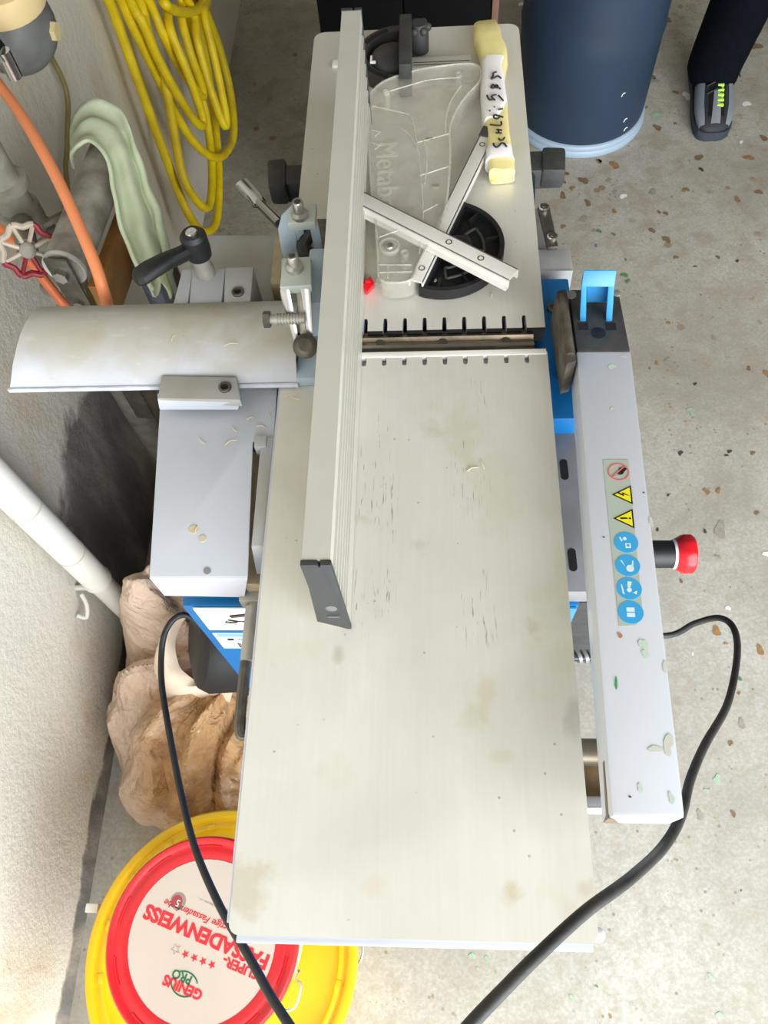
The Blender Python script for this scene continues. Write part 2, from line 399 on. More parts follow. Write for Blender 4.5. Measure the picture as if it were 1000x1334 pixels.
# cutter block: round bar with a clamped knife
cy, cz, cr = (YF+YR)/2+0.001, T-0.033, 0.031
prof = []
for i in range(48):
    a = 2*PI*i/48; r = cr
    if 1.35 < a < 1.72: r = cr-0.007
    if 0.95 < a < 1.15: r = cr-0.003
    prof.append((cy+r*math.cos(a), cz+r*math.sin(a)))
b = B(); b.prism(prof, 0.006, 0.258, 'X'); cb = b.done('cutter_block', mat('oily_steel', (128,112,92), 0.35, 0.7, 0, 14, 0.3, 60, col2=(72,64,54)), pl, 25)
b = B(); b.box(0.006, 0.258, cy-0.0065, cy-0.003, cz+0.018, cz+cr+0.0005); b.done('knife', steel, cb)
b = B(); b.box(0.006, 0.258, cy-0.002, cy+0.004, cz+0.016, cz+cr-0.004, 0.001); b.done('wedge_bar', mat('tan_wedge', (170,146,110), 0.4, 0.5, 0.4, 20), cb)
for x in (0.10, 0.165, 0.23):
    b = B(); b.cyl((x, cy+0.001, cz+cr-0.006), (x, cy+0.001, cz+cr-0.002), 0.0045, n=12); b.done('wedge_bolt', dsteel, cb)

# body: blue cabinet under the tables
BX0, BX1, BY0, BY1 = -0.100, 0.295, 0.288, 0.70
b = B(); b.box(BX0, BX1, BY0, BY1, 0.04, 0.735, 0.006); body = b.done('body', bluep, pl)
b = B(); b.box(BX0-0.003, BX1+0.003, BY0-0.002, BY1, 0.0, 0.04, 0.004); b.done('plinth', black, body)
for (x, y) in ((0.02, 0.33), (0.25, 0.33), (0.02, 0.66), (0.25, 0.66)):
    b = B(); b.box(x-0.02, x+0.02, y-0.03, y+0.03, 0.735, T-0.06); b.done('table_mount', dsteel, body)
b = B(); b.box(0.01, 0.26, 0.49, 0.60, 0.735, 0.752); b.done('chip_tray', void, body)
# label on the front of the cabinet
lx0, lx1 = -0.088, 0.075
b = B(); y = BY0-0.0012
b.box(lx0, lx1, y, BY0, 0.665, 0.732, mi=0)
b.box(lx0, lx1, y-0.0003, BY0, 0.656, 0.665, mi=1); b.box(lx0, lx1, y, BY0, 0.600, 0.655, mi=2)
b.box(lx0+0.004, lx1-0.004, y-0.0004, y, 0.643, 0.651, mi=3)
for i in range(7):
    b.box(lx0+0.012+i*0.012, lx0+0.019+i*0.012, y-0.0004, y, 0.630, 0.636, mi=3 if i % 3 else 4)
for i in range(22):
    x = lx0+0.020+i*0.0027; b.box(x, x+0.0008+0.0009*(i*7 % 3 == 0), y-0.0004, y, 0.605, 0.620, mi=4)
def yz_stroke(p, q, wdt=0.0012):
    p, q = Vector((p[0], y-0.0003, p[1])), Vector((q[0], y-0.0003, q[1])); b.cyl(p, q, wdt/2, n=6, mi=4)
for p, q in (((-0.055,0.712),(-0.020,0.722)), ((-0.056,0.709),(-0.022,0.718)), ((-0.055,0.706),(-0.03,0.712)), ((-0.065,0.690),(-0.03,0.698)), ((-0.06,0.700),(-0.035,0.688)), ((-0.025,0.700),(0.02,0.704)), ((-0.015,0.693),(0.03,0.712)), ((0.02,0.69),(0.05,0.70))): yz_stroke(p, q)
b.tube([Vector((-0.058+0.006*math.cos(a), y-0.0003, 0.692+0.004*math.sin(a))) for a in [i*PI/5 for i in range(10)]], 0.0005, 5, 1, True, 4)
b.tube([Vector((-0.036+0.006*math.cos(a), y-0.0003, 0.695+0.004*math.sin(a))) for a in [i*PI/5 for i in range(10)]], 0.0005, 5, 1, True, 4)
b.done('front_label', [white, bluep, mat('label_pale_blue', (196,214,228), 0.5), mat('label_blue', (120,170,206), 0.5), black], body)['label'] = 'white and blue instruction label with pictograms and a barcode'
b = B(); b.box(0.150, 0.285, y, BY0, 0.640, 0.728, mi=0); b.box(0.270, 0.292, y-0.0004, BY0, 0.60, 0.732, mi=1)
for i in range(5): b.box(0.16+i*0.024, 0.176+i*0.024, y-0.0004, y, 0.69, 0.694, mi=2); b.box(0.16+i*0.022, 0.174+i*0.022, y-0.0004, y, 0.67, 0.673, mi=2)
b.done('front_label', [white, bluel, black], body)
# grey sheet cover on the left of the tables
zc = T-0.010
b = B(); out = [(-0.128, 0.50), (-0.1075, 0.289), (-0.016, 0.289), (-0.025, 0.434), (-0.004, 0.437), (-0.006, 0.50)]
b.prism(out, zc-0.003, zc, bev=0.0012)
b.hexa([P(214,776,T-0.052), P(318,778,T-0.052), P(318,778,T-0.052)+Vector((0,0.002,0)), P(214,776,T-0.052)+Vector((0,0.002,0)), Vector((-0.1075,0.2885,zc-0.001)), Vector((-0.016,0.2885,zc-0.001)), Vector((-0.016,0.2925,zc-0.001)), Vector((-0.1075,0.2925,zc-0.001))])
b.hexa([Vector((-0.126,0.50,T-0.08)), P(214,776,T-0.052), P(214,776,T-0.052)+Vector((0.003,0,0)), Vector((-0.123,0.50,T-0.08)), Vector((-0.128,0.50,zc-0.001)), Vector((-0.1075,0.289,zc-0.001)), Vector((-0.1045,0.289,zc-0.001)), Vector((-0.125,0.50,zc-0.001))])
sc_cover = b.done('side_cover', greyp, pl)
for (px, py, rx) in ((270,744,0.0035), (252,690,0.0045), (264,702,0.0035)):
    b = B(); p = P(px, py, zc); b.cyl(p, p+Vector((0,0,0.0008)), rx, n=9)
    b.done('paint_chip', mat('bare_chip', (130,132,138), 0.6) if py > 730 else mat('glue_blob', (206,192,160), 0.6), sc_cover)
# narrow slider beside the front table
b = B(); b.prism([(-0.030, 0.434), (-0.024, 0.29), (-0.006, 0.29), (-0.010, 0.434)], T-0.05, T-0.030); b.done('slide_groove', mat('dusty_groove', (168,150,118), 0.8, 0, 0.3, 60), pl)
b = B(); b.prism([(-0.0160, 0.436), (-0.0145, 0.318), (-0.003, 0.318), (-0.003, 0.436)], T-0.018, T-0.006, bev=0.0012)
b.hexa([(-0.012,0.294,T-0.045), (-0.003,0.294,T-0.045), (-0.003,0.318,T-0.03), (-0.0145,0.318,T-0.03), (-0.0125,0.300,T-0.03), (-0.003,0.300,T-0.03), (-0.003,0.318,T-0.007), (-0.0145,0.318,T-0.007)])
b.done('slide_plate', greyd, pl)
b = B(); b.box(-0.022, -0.010, 0.424, 0.437, T-0.02, T-0.004, 0.0015); b.done('slide_stop', greyd, pl)
b = B(); p = P(333, 770, T-0.05); b.box(p.x-0.016, p.x+0.012, p.y-0.010, p.y+0.012, p.z-0.02, p.z, 0.002)
b.box(p.x-0.006, p.x+0.010, p.y-0.016, p.y-0.008, p.z-0.025, p.z-0.004, 0.001); b.done('lever_block', galv, pl)
q0 = P(331, 792, T-0.06); q1 = P(324, 862, T-0.06); q2 = P(315, 945, T-0.06); q3 = P(326, 862, T-0.07)
b = B(); b.tube([q0, q0.lerp(q1, .5), q1], 0.0085, 12, 3); b.done('lever_sleeve', galv, pl)
b = B(); b.tube([q1+Vector((-0.003,0.02,0)), q2+Vector((-0.002,0,0)), q2+Vector((0.004,-0.006,-0.003)), q2+Vector((0.009,0.002,-0.005)), q3+Vector((0.006,0,0))], 0.0052, 10, 8); b.done('lever_rod', dsteel, pl)

# black chip hood under the cover, left of the cabinet
hc = P(270, 838, 0.40)
b = B(); b.lathe([(0.03,-0.075), (0.070,-0.070), (0.078,-0.055), (0.078,0.030), (0.070,0.044), (0.05,0.050)], (hc.x+0.020, hc.y+0.020, hc.z-0.04), (-1,-0.2,0.5), 40)
b.done('chip_hood', mat('hood_black', (30,31,33), 0.6, 0, 0.3, 40, 0.2), pl)

# ---- fence
fx0, fx1, fy0, fy1, fz = 0.0600, 0.0815, 0.240, 0.880, T+0.140
pr = [(fx1, T+0.001), (fx1-0.0140, T+0.001), (fx0-0.004, T+0.018), (fx0, T+0.10), (fx0, fz), (fx1-0.001, fz), (fx1-0.001, fz-0.016)]
z = fz-0.016
for i in range(6):
    pr += [(fx1-0.0048, z-0.0003), (fx1-0.0048, z-0.0112), (fx1-0.0005, z-0.0115), (fx1-0.0005, z-0.0155)]; z -= 0.0165
pr += [(fx1, z-0.006)]
b = B(); b.prism([(x, zz) for x, zz in pr], fy0, fy1, 'Y'); fence = b.done('fence', mat('anodised_alu', (208,207,196), 0.42, 0.3, 0.05, 30), pl, 25)
def cap(ya, yb):
    g = 0.0008
    pts = [(fx1+g, T+0.0005), (fx1-0.002, T+0.0005), (fx1-0.016, T+0.012), (fx0-0.004-g, T+0.020), (fx0-g, T+0.10), (fx0-g, fz+g), (fx0+0.0112, fz+g), (fx0+0.0125, fz-0.004), (fx0+0.0138, fz+g), (fx1-0.001+g, fz+g)]
    b = B(); b.prism(pts, ya, yb, 'Y', bev=0.0006); return b.done('end_cap', mat('charcoal_cap', (54,56,58), 0.45, 0, 0.15, 60), fence)
cap(fy0-0.0045, fy0); cap(fy1, fy1+0.0045)
b = B(); b.box(fx0+0.006, fx0+0.016, fy0-0.0055, fy0-0.0044, T+0.033, T+0.035); b.ball((fx0+0.011, fy0-0.0046, T+0.052), 0.006, 12, sc=(0.8,0.12,1)); b.done('glue_smear', mat('pale_smear', (104,106,107), 0.6), fence)

# ---- fence carriage: curved cover, guide blocks, rear plate
PR = [(506,.8235), (491,.8345), (472,.8450), (452,.8525), (432,.8580), (416,.8605), (405,.8595), (399,.8560), (396,.8500)]
xb0, xb1, xt0 = P(13,506,.8235).x, P(388,502,.8235).x, P(42,405,.8595).x
out = [(P(200, py, zz).y, zz) for py, zz in PR]
inn = [(y_+(0.003 if i < 2 else 0.0), z_-0.003) for i, (y_, z_) in enumerate(out)][::-1]
b = B(); rings = []
for k in range(25):
    t_ = k/24
    rings.append([Vector(((xb0+(xt0-xb0)*min(1, (i if i < len(PR) else 2*len(PR)-1-i)/6)**0.8)*(1-t_)+xb1*t_, yy, zz)) for i, (yy, zz) in enumerate(out+inn)])
b.loft(rings)
n = Nodes('dust_streaked_paint'); xyz = n.sep()
base_ = n.ramp(n.noise(9, 6), [(0.3, (176,178,184)), (0.7, (190,192,198))])
base_ = n.mix(n.ramp(n.math('ADD', n.math('MULTIPLY', n.band(xyz[1], -0.035, 0.2, 0.05), 0.35), n.math('MULTIPLY', n.noise(16, 7, dist=0.7), 0.8)), [(0.45, 0.0), (0.85, 0.85)]), base_, (160,152,128))
base_ = n.mix(n.ramp(n.noise(70, 5, n.mapped((0.6, 2, 1))), [(0.60, 0.0), (0.68, 0.18)]), base_, (210,205,190))
cc = b.done('fence_slide_cover', n.out(base_, 0.6), pl, 40)
y0_ = P(200,506,.8235).y
b = B(); b.box(xb0, xb1+0.0005, y0_-0.0012, y0_+0.0008, 0.8225, 0.8275); b.done('worn_edge', mat('chipped_edge', (214,218,230), 0.5, 0, 0, 40, col2=(176,180,192)), cc)
b = B(); b.box(0.018, 0.0600, 0.492, 0.575, 0.8205, 0.834, 0.0015); b.done('fence_foot', greyb, pl)
b = B(); b.box(-0.125, 0.0, 0.50, 0.585, T-0.03, T-0.012); b.box(-0.225, -0.002, 0.497, 0.575, 0.812, 0.826, 0.002); b.done('carriage', galv, pl)
b = B(); p0, p1, p2, p3 = P(225,398,.80), P(262,306,.80), P(372,306,.80), P(375,398,.80)
b.prism([(p0.x,0.575), (p0.x,p0.y), (p1.x,p1.y-0.01), (p1.x+0.006,p1.y), (p2.x,p2.y), (0.0,p2.y), (0.0,0.575)], 0.785, 0.80, bev=0.002); b.done('rear_plate', greyd, pl)
def bolted_block(name, px, zt, zb, bolt):
    b = B(); pts = [P(*q, zt) for q in px]
    b.hexa([Vector((q.x, q.y, zb)) for q in pts]+[q for q in pts], 0.0018); o = b.done(name, greyd, pl)
    if bolt:
        p = P(*bolt, zt); s = B(); s.lathe([(0.0065,0), (0.0065,0.0018), (0.0058,0.0024), (0.0040,0.0024), (0.0036,0.0004)], p, n=20); bo = s.done('socket_bolt', dsteel, o)
        s = B(); s.cyl(p+Vector((0,0,0.0002)), p+Vector((0,0,0.0009)), 0.0032, n=6); s.done('hex_socket', void, bo)
    return o
bolted_block('guide_block', [(205,519), (313,521), (308,491), (210,489)], 0.838, 0.826, (293,505))
b = B(); b.hexa([P(208,534,.8195), P(310,534,.8195), P(312,524,.8195), P(206,524,.8195), P(205,520,.8365), P(313,522,.8365), P(313,514,.8365), P(205,512,.8365)], 0.001); b.done('block_front', greyp, pl)
bolted_block('guide_block', [(291,394), (326,392), (330,347), (293,348)], 0.852, 0.80, (310,381))
bolted_block('guide_block', [(246,396), (288,395), (294,349), (250,350)], 0.850, 0.80, None)
bolted_block('guide_block', [(225,397), (244,396), (251,350), (237,351)], 0.850, 0.80, None)
# black clamp lever
p = P(268, 357, 0.850); p2 = Vector((p.x+0.001, p.y-0.001, 0.884))
b = B(); b.lathe([(0.0105,0), (0.0105,0.010), (0.0090,0.014), (0.0090,0.034)], p, n=20); lev = b.done('lever_post', galv, pl)
b = B(); e = P(178, 368, 0.895); h = Vector((p2.x, p2.y, 0.890))
b.lathe([(0.0125,-0.012), (0.0135,-0.004), (0.0135,0.014), (0.0105,0.018)], h, n=22)
d = (e-h); rings = []
nrm = d.normalized(); sd = nrm.cross(Vector((0,0,1))).normalized(); up = sd.cross(nrm)
for t_, w_, h_, dz in ((0.05,0.008,0.008,0), (0.25,0.0085,0.008,0.001), (0.5,0.010,0.008,0.004), (0.75,0.0115,0.008,0.005), (0.93,0.0115,0.007,0.004), (1.0,0.007,0.005,0.002)):
    c = h+d*t_+Vector((0,0,dz)); rings.append([c+sd*w_*math.cos(a)*(1.15 if abs(math.cos(a)) < .8 else 1)+up*h_*math.sin(a) for a in [i*PI/6 for i in range(12)]])
b.loft(rings); lv = b.done('clamp_lever', black, pl)
b = B(); b.lathe([(0.0062,0), (0.0062,0.002), (0.0050,0.003)], h+Vector((0,0,0.0175)), n=16); b.cyl(h+Vector((0,0,0.0204)), h+Vector((0,0,0.0208)), 0.002, n=6); b.done('screw_head', chrome, lv)

# ---- fence tilt brackets
def plate3(px, z_list, th, name, m, par=pl, bev=0.0012):
    """slab through pixel corners at given heights"""
    b = B(); pts = [P(*q, zz) for q, zz in zip(px, z_list)]
    n = (pts[1]-pts[0]).cross(pts[2]-pts[0]).normalized()
    if n.z < 0: n = -n
    b.hexa([q-n*th for q in pts]+pts, bev); return b.done(name, m, par)
br = plate3([(364,374), (405,371), (404,334), (368,336)], [0.925]*4, 0.010, 'bracket_cap', mat('pale_green_grey', (190,198,192), 0.4, 0.2, 0.1, 40))
for (px0, px1) in (((364,376),(377,376)), ((391,374),(404,372))):
    b = B(); a0 = P(*px0, .922); a1 = P(*px1, .922); c0 = P(385 if px0[0] < 380 else 402, 450, .882); c1 = P(391 if px0[0] < 380 else 409, 450, .882)
    n = Vector((0,0.5,0.85))
    b.hexa([a0-n*.008, a1-n*.008, c1-n*.008, c0-n*.008, a0, a1, c1, c0], 0.001); b.done('bracket_arm', steel, br)
b = B(); p = P(398, 452, .885); b.lathe([(0.006,-0.002), (0.0105,0.001), (0.0118,0.005), (0.010,0.009), (0.006,0.012)], p, (0.1,-0.5,0.85), 24); b.done('lever_knob', dsteel, br)
b = B(); b.tube([P(398,448,.880), P(394,400,.905), P(390,370,.915)], 0.0045, 10, 4); b.done('lever_shaft', galv, br)
for (px, py, zz, par) in ((384,350,0.925,br),):
    b = B(); p = P(px,py,zz); b.lathe([(0.0085,0), (0.0085,0.004), (0.0055,0.006), (0.0055,0.016), (0.0048,0.017), (0.003,0.017), (0.003,0.011)], p, n=16); b.done('stud', steel, par)
b = B(); b.hexa([P(366,372,.83), P(404,372,.83), P(404,336,.83), P(366,336,.83), P(366,372,.914), P(404,372,.914), P(404,336,.914), P(368,338,.914)], 0.002)
b.box(0.034, 0.060, 0.53, 0.60, 0.85, 0.90, 0.003); b.done('bracket_body', greyb, br)
b = B(); p = P(352,416,.905); b.cyl(p, p+Vector((0.032,0,0.0)), 0.0045, n=14); bo = b.done('stop_screw', galv, br)
b = B()
for i in range(9): b.cyl(p+Vector((0.006+i*0.0028,0,0)), p+Vector((0.0072+i*0.0028,0,0)), 0.0054, n=14)
b.done('screw_thread', galv, bo)
b = B(); b.cyl(p-Vector((0.006,0,0)), p, 0.0078, n=6); b.done('screw_head', dsteel, bo)
# rear arched bracket
rb = plate3([(374,291), (410,289), (412,264), (379,266)], [0.915]*4, 0.010, 'bracket_cap', MATS['pale_green_grey'])
b = B(); p = P(391,282,0.915); b.lathe([(0.0085,0), (0.0085,0.004), (0.0055,0.006), (0.0055,0.018), (0.0048,0.019), (0.003,0.019), (0.003,0.012)], p, n=16); b.done('stud', steel, rb)
def blade(px_out, px_in, zo, th, name, par):
    b = B(); A = [P(*q, zz) for q, zz in zip(px_out, zo)]; D = [P(*q, zz) for q, zz in zip(px_in, zo)]
    rings = [[a, d_, d_-Vector((0,0,th)), a-Vector((0,0,th))] for a, d_ in zip(A, D)]
    b.loft(rings); return b.done(name, greyb, par, 40)
blade([(379,268), (367,280), (362,298), (365,318), (376,334), (392,342)], [(392,284), (386,290), (384,300), (386,316), (392,328), (394,338)], [0.905,0.90,0.89,0.875,0.86,0.85], 0.02, 'arch', rb)
blade([(412,282), (416,300), (420,330), (421,352)], [(402,288), (406,304), (410,330), (412,352)], [0.905,0.895,0.87,0.85], 0.02, 'arch', rb)
b = B(); b.box(0.02, 0.060, 0.60, 0.70, 0.80, 0.845, 0.004); b.done('bracket_base', dsteel, rb)
b = B(); pp = [P(404,300,.88), P(395,318,.87), P(402,335,.86)]; b.tube(pp, 0.008, 10, 4); b.done('tilt_bolt', dusty_black, rb)
p = P(345,325,.815); b = B(); b.box(-0.020, 0.012, 0.615, 0.70, 0.80, 0.835, 0.006); b.done('dusty_stop', mat('dust_coated', (178,162,130), 0.85, 0, 0.25, 50, 0.4), rb)
# chromed release lever behind
a0, a1 = P(364,292,.84), P(322,250,.80)
b = B(); b.tube([a0, a0.lerp(a1, .62)], 0.0055, 10, 1); rl = b.done('release_lever', chrome, pl)
b = B(); b.tube([a0.lerp(a1, .60), a0.lerp(a1, .8)+Vector((0,0,0.005)), a1+Vector((-0.004,0,0.014))], 0.009, 12, 5, flat=0.45); b.done('lever_grip', chrome, rl)

# ---- black table clamps at both sides of the rear table
for side, px in ((-1, [(347,207),(372,205),(372,243),(349,243)]), (1, [(706,190),(737,191),(737,221),(706,221)])):
    o = B(); pts = [P(*q, 0.775) for q in px]
    o.hexa([Vector((q.x,q.y,0.745)) for q in (pts[3],pts[2],pts[1],pts[0])]+[pts[3],pts[2],pts[1],pts[0]], 0.005); ck = o.done('clamp_knob', dusty_black, pl)
    c = (pts[0]+pts[2])/2
    xi = 0.01 if side < 0 else W-0.01
    o = B(); o.box(min(c.x, xi), max(c.x, xi), c.y-0.018, c.y+0.018, 0.742, 0.772, 0.004); o.done('clamp_arm', dusty_black, ck)
    o = B(); e = Vector((xi+side*0.012, c.y-0.075, 0.76)); o.cyl((xi+side*0.012, c.y-0.01, 0.76), e, 0.013, 0.008, 18); o.done('clamp_spindle', mat('dark_navy_plastic', (26,36,58), 0.35), ck)

# ---- right side: blue casting, latch plate, tab
b = B(); p0, p1 = P(712,362,.79), P(748,545,.79)
b.prism([(0.262,p0.y), (p0.x+0.024,p0.y-0.001), (p0.x+0.024,0.50), (0.300,0.468), (0.262,0.468)], 0.735, 0.79, bev=0.003); bs = b.done('blue_side_casting', bluep, pl)
b = B(); b.prism([(0.262, 0.47), (0.301, 0.47), (0.302, 0.292), (0.262, 0.292)], 0.735, 0.762, bev=0.002); gs = b.done('grey_side_rail', mat('grey_side_metal', (150,150,152), 0.45, 0.3, 0.25, 20), pl)
for yy in (0.425, 0.325):
    b = B(); b.prism([(0.2865+0.004*math.cos(a)+0.0, yy+(0.008 if math.sin(a) > 0 else -0.008)+0.004*math.sin(a)) for a in [i*PI/8 for i in range(16)]], 0.7605, 0.7626); b.done('slot', void, gs)
for (px, py) in ((733,491), (720,402)):
    b = B(); p = P(px,py,.79); b.lathe([(0.0068,0), (0.0068,0.003), (0.005,0.0045), (0.003,0.0045), (0.0026,0.003)], p, n=16); b.done('socket_bolt', dsteel, bs)
b = B(); p0, p1 = P(706,328,.785), P(746,352,.785); b.box(0.262, p1.x, p1.y, p0.y+0.004, 0.765, 0.785, 0.002); b.box(0.262, p1.x, p1.y-0.0015, p1.y, 0.75, 0.786); b.done('side_tab', mat('grey_tab', (172,172,172), 0.5, 0.1, 0.15, 40), pl)
b = B(); b.box(0.262, 0.300, P(706,328,.785).y, P(715,262,.785).y, 0.755, 0.775, 0.002); b.done('latch_base', mat('grey_latch_base', (158,155,146), 0.6, 0.1, 0.25, 40), pl)
o = plate3([(713,322), (727,321), (715,266), (700,268)], [0.80]*4, 0.006, 'latch_strip', dsteel, pl, 0.001)
for (px, py) in ((708,272), (719,310)):
    b = B(); p = P(px,py,.80); b.lathe([(0.0062,0), (0.0062,0.003), (0.0048,0.0042)], p, n=14); b.cyl(p+Vector((0,0,0.004)), p+Vector((0,0,0.0046)), 0.0022, n=6); b.done('screw_head', chrome, o)

# ---- cutter guard beam with holder and blue lever
gA, gB, gC, gD = P(750,456,.850), P(822,456,.850), P(893,1066,.888), P(797,1064,.888)
dn = Vector((0,0,0.040))
b = B(); b.hexa([gD-dn, gC-dn, gB-dn, gA-dn, gD, gC, gB, gA], 0.0035); gb = b.done('cutter_guard', mat('guard_grey_paint', (196,199,206), 0.38, 0, 0.03, 9), pl)
gu = (gB-gA).normalized(); gv = ((gA+gB)/2-(gC+gD)/2).normalized(); gn = gu.cross(gv).normalized()
def gpt(px, py, lift=0.0):
    """point on the beam's top face seen at a pixel"""
    d = ray(px, py); t_ = (gA-CAM).dot(gn)/d.dot(gn); return CAM+d*t_+gn*lift
# warning sticker, flat print on the beam
b = B()
def flat(pts, lift, mi):
    t = bmesh.new(); lo = [t.verts.new(p-gn*0.0003) for p in pts]; hi = [t.verts.new(p) for p in pts]; n = len(pts)
    t.faces.new(hi); t.faces.new(lo[::-1])
    for i in range(n): t.faces.new((lo[i], lo[(i+1) % n], hi[(i+1) % n], hi[i]))
    bmesh.ops.recalc_face_normals(t, faces=t.faces); b.merge(t, mi=mi)
flat([gpt(785,599,.0004), gpt(818,599,.0004), gpt(837,803,.0004), gpt(828,815,.0004), gpt(806,816,.0004)], 0, 0)
S_ = 0.00083
def icon(px, py):
    c = gpt(px, py, 0.0007)
    # local frame: e1 = reading right (towards the rear), e2 = reading up (towards the table)
    return c, gv, -gu
def poly(ic, pts, lift, mi):
    c, e1, e2 = ic; flat([c+(e1*x+e2*y_)*0.88+gn*lift for x, y_ in pts], 0, mi)
ic = icon(805,615); R_ = 0.0105
N_ = 28
for i in range(N_):
    a0_, a1_ = 2*PI*i/N_, 2*PI*(i+1)/N_
    poly(ic, [(R_*math.cos(a0_), R_*math.sin(a0_)), (R_*math.cos(a1_), R_*math.sin(a1_)), (R_*.86*math.cos(a1_), R_*.86*math.sin(a1_)), (R_*.86*math.cos(a0_), R_*.86*math.sin(a0_))], 0, 1)
poly(ic, [(0.001,-0.0065), (0.0035,-0.0085), (0.0055,-0.006), (0.0045,-0.0015), (0.001,-0.0005), (-0.002,-0.0015), (-0.003,-0.004), (-0.001,-0.005)], .0002, 2)
for k in range(4): poly(ic, [(-0.0035+k*0.0022,-0.003), (-0.002+k*0.0022,-0.003), (-0.002+k*0.0022,0.0008-0.0006*k), (-0.0035+k*0.0022,0.0008-0.0006*k)], .0002, 2)
poly(ic, [(-0.0068,0.0058), (-0.0058,0.0068), (0.0068,-0.0058), (0.0058,-0.0068)], .0004, 1)
tri = [(-0.0108,-0.0085), (0.0108,-0.0085), (0.0,0.0105)]
for (px, py) in ((811,645), (813,676)):
    ic = icon(px, py); poly(ic, tri, 0, 2); poly(ic, [(x*.78, y_*.78-0.0004) for x, y_ in tri], .0002, 3)
    if py < 660: poly(ic, [(0.0012,0.005), (-0.0022,-0.0008), (0.0002,-0.0004), (-0.0016,-0.0062), (0.0026,0.0006), (0.0004,0.0004), (0.0028,0.005)], .0004, 2)
    else: poly(ic, [(-0.0009,0.004), (0.0009,0.004), (0.0007,-0.0028), (-0.0007,-0.0028)], .0004, 2); poly(ic, disc_pts(0,-0.005,0.0011,10), .0004, 2)
for k, (px, py) in enumerate(((815,707), (817,737), (819,767), (821,798))):
    ic = icon(px, py); poly(ic, disc_pts(0,0,0.0112,28), 0, 4)
    if k == 0:
        poly(ic, disc_pts(0.004,0.001,0.0018,10), .0002, 5); poly(ic, [(-0.006,-0.004), (-0.001,-0.004), (-0.001,0.001), (-0.006,0.001)], .0002, 5); poly(ic, [(0.002,0.003), (0.006,0.005), (0.0055,0.006), (0.001,0.0045)], .0002, 5)
        poly(ic, disc_pts(-0.0035,-0.0015,0.0014,10), .0003, 4)
    elif k == 1:
        poly(ic, disc_pts(-0.003,-0.002,0.0036,12), .0002, 5); poly(ic, [(-0.004,0.001), (-0.0025,0.0015), (0.005,0.0062), (0.0056,0.0052)], .0002, 5); poly(ic, [(-0.002,-0.005), (0.005,-0.0055), (0.005,-0.0045), (-0.002,-0.003)], .0002, 5)
    elif k == 2:
        poly(ic, disc_pts(-0.0015,0,0.0022,12), .0002, 5); poly(ic, [(0.001,-0.0012), (0.0068,-0.003), (0.0072,0.001), (0.001,0.0014)], .0002, 6); poly(ic, [(-0.006,-0.006), (-0.002,-0.007), (-0.004,-0.003)], .0002, 5); poly(ic, [(-0.006,0.0045), (0.004,0.0062), (0.004,0.0072), (-0.005,0.0062)], .0002, 5)
    else:
        poly(ic, [(-0.0045,-0.0035), (-0.0005,-0.0035), (-0.0005,0.0035), (-0.0045,0.0035)], .0002, 5); poly(ic, [(0.0006,-0.0035), (0.0046,-0.0035), (0.0046,0.0035), (0.0006,0.0035)], .0002, 5)
b.done('warning_sticker', [mat('sticker_silver', (176,186,174), 0.4, 0.1), mat('faded_red_print', (206,104,104), 0.5), mat('print_black', (28,26,22), 0.5), mat('warning_yellow', (232,220,30), 0.5), mat('sign_blue', (58,158,212), 0.45), mat('sign_white', (206,224,232), 0.5), mat('sign_cream', (216,222,190), 0.5)], gb)['label'] = 'narrow silver strip with seven safety pictograms'
# paint blots on the beam
def blot(b, c, e1, e2, r, rnd, mi, n=11, st=1.0):
    pts = []
    for i in range(n):
        a = 2*PI*i/n; ph_ = ph_ if i else rnd.random()*6; q = r*(0.85+0.22*math.sin(2*a+ph_)+0.13*math.sin(3*a+2*ph_)+(rnd.random()-.5)*0.22); pts.append(c+e1*q*math.cos(a)+e2*q*math.sin(a)*st)
    t = bmesh.new(); cc_ = t.verts.new(c); vs = [t.verts.new(p) for p in pts]
    for i in range(n): t.faces.new((cc_, vs[i], vs[(i+1) % n]))
    b.merge(t, mi=mi)
rr = random.Random(5)
BLOT = [mat('blot_brown', (176,118,84), 0.5), mat('blot_green', (188,204,186), 0.5), mat('blot_tan', (198,198,186), 0.5), mat('blot_dark_green', (60,150,80), 0.5), mat('blot_dark', (70,72,78), 0.6)]
for (px, py, r, mi, st) in ((807,828,.0035,0,1), (838,840,.006,1,1.5), (840,852,.005,1,1), (852,976,.008,2,.6), (870,970,.006,2,2.4), (833,1027,.0035,1,1.4), (802,890,.002,3,4), (797,533,.003,1,1.4), (874,1040,.004,1,1.5), (866,868,.003,2,3), (797,478,.006,1,1), (812,465,.006,2,.5), (848,680,.002,2,5), (820,1038,.0015,4,1), (786,700,.0015,4,1), (838,642,.0015,4,1)):
    b = B(); blot(b, gpt(px, py, .0005), gu, gv, r*.65, rr, 0, 11, st); b.done('paint_blot', BLOT[mi], gb)
b = B(); b.hexa([gD-dn*0.96+gu*0.001, gD-dn*0.96+gu*0.012, gD-dn*.96+gu*0.012+gv*0.04, gD-dn*.96+gu*0.001+gv*0.04, gD-dn*0.3-gu*0.0006, gD-dn*.3+gu*0.004, gD-dn*.3+gv*.04+gu*.004, gD-dn*.3+gv*.04-gu*.0006]); b.done('worn_patch', mat('worn_brown', (128,112,94), 0.7, 0, 0.3, 60), gb)
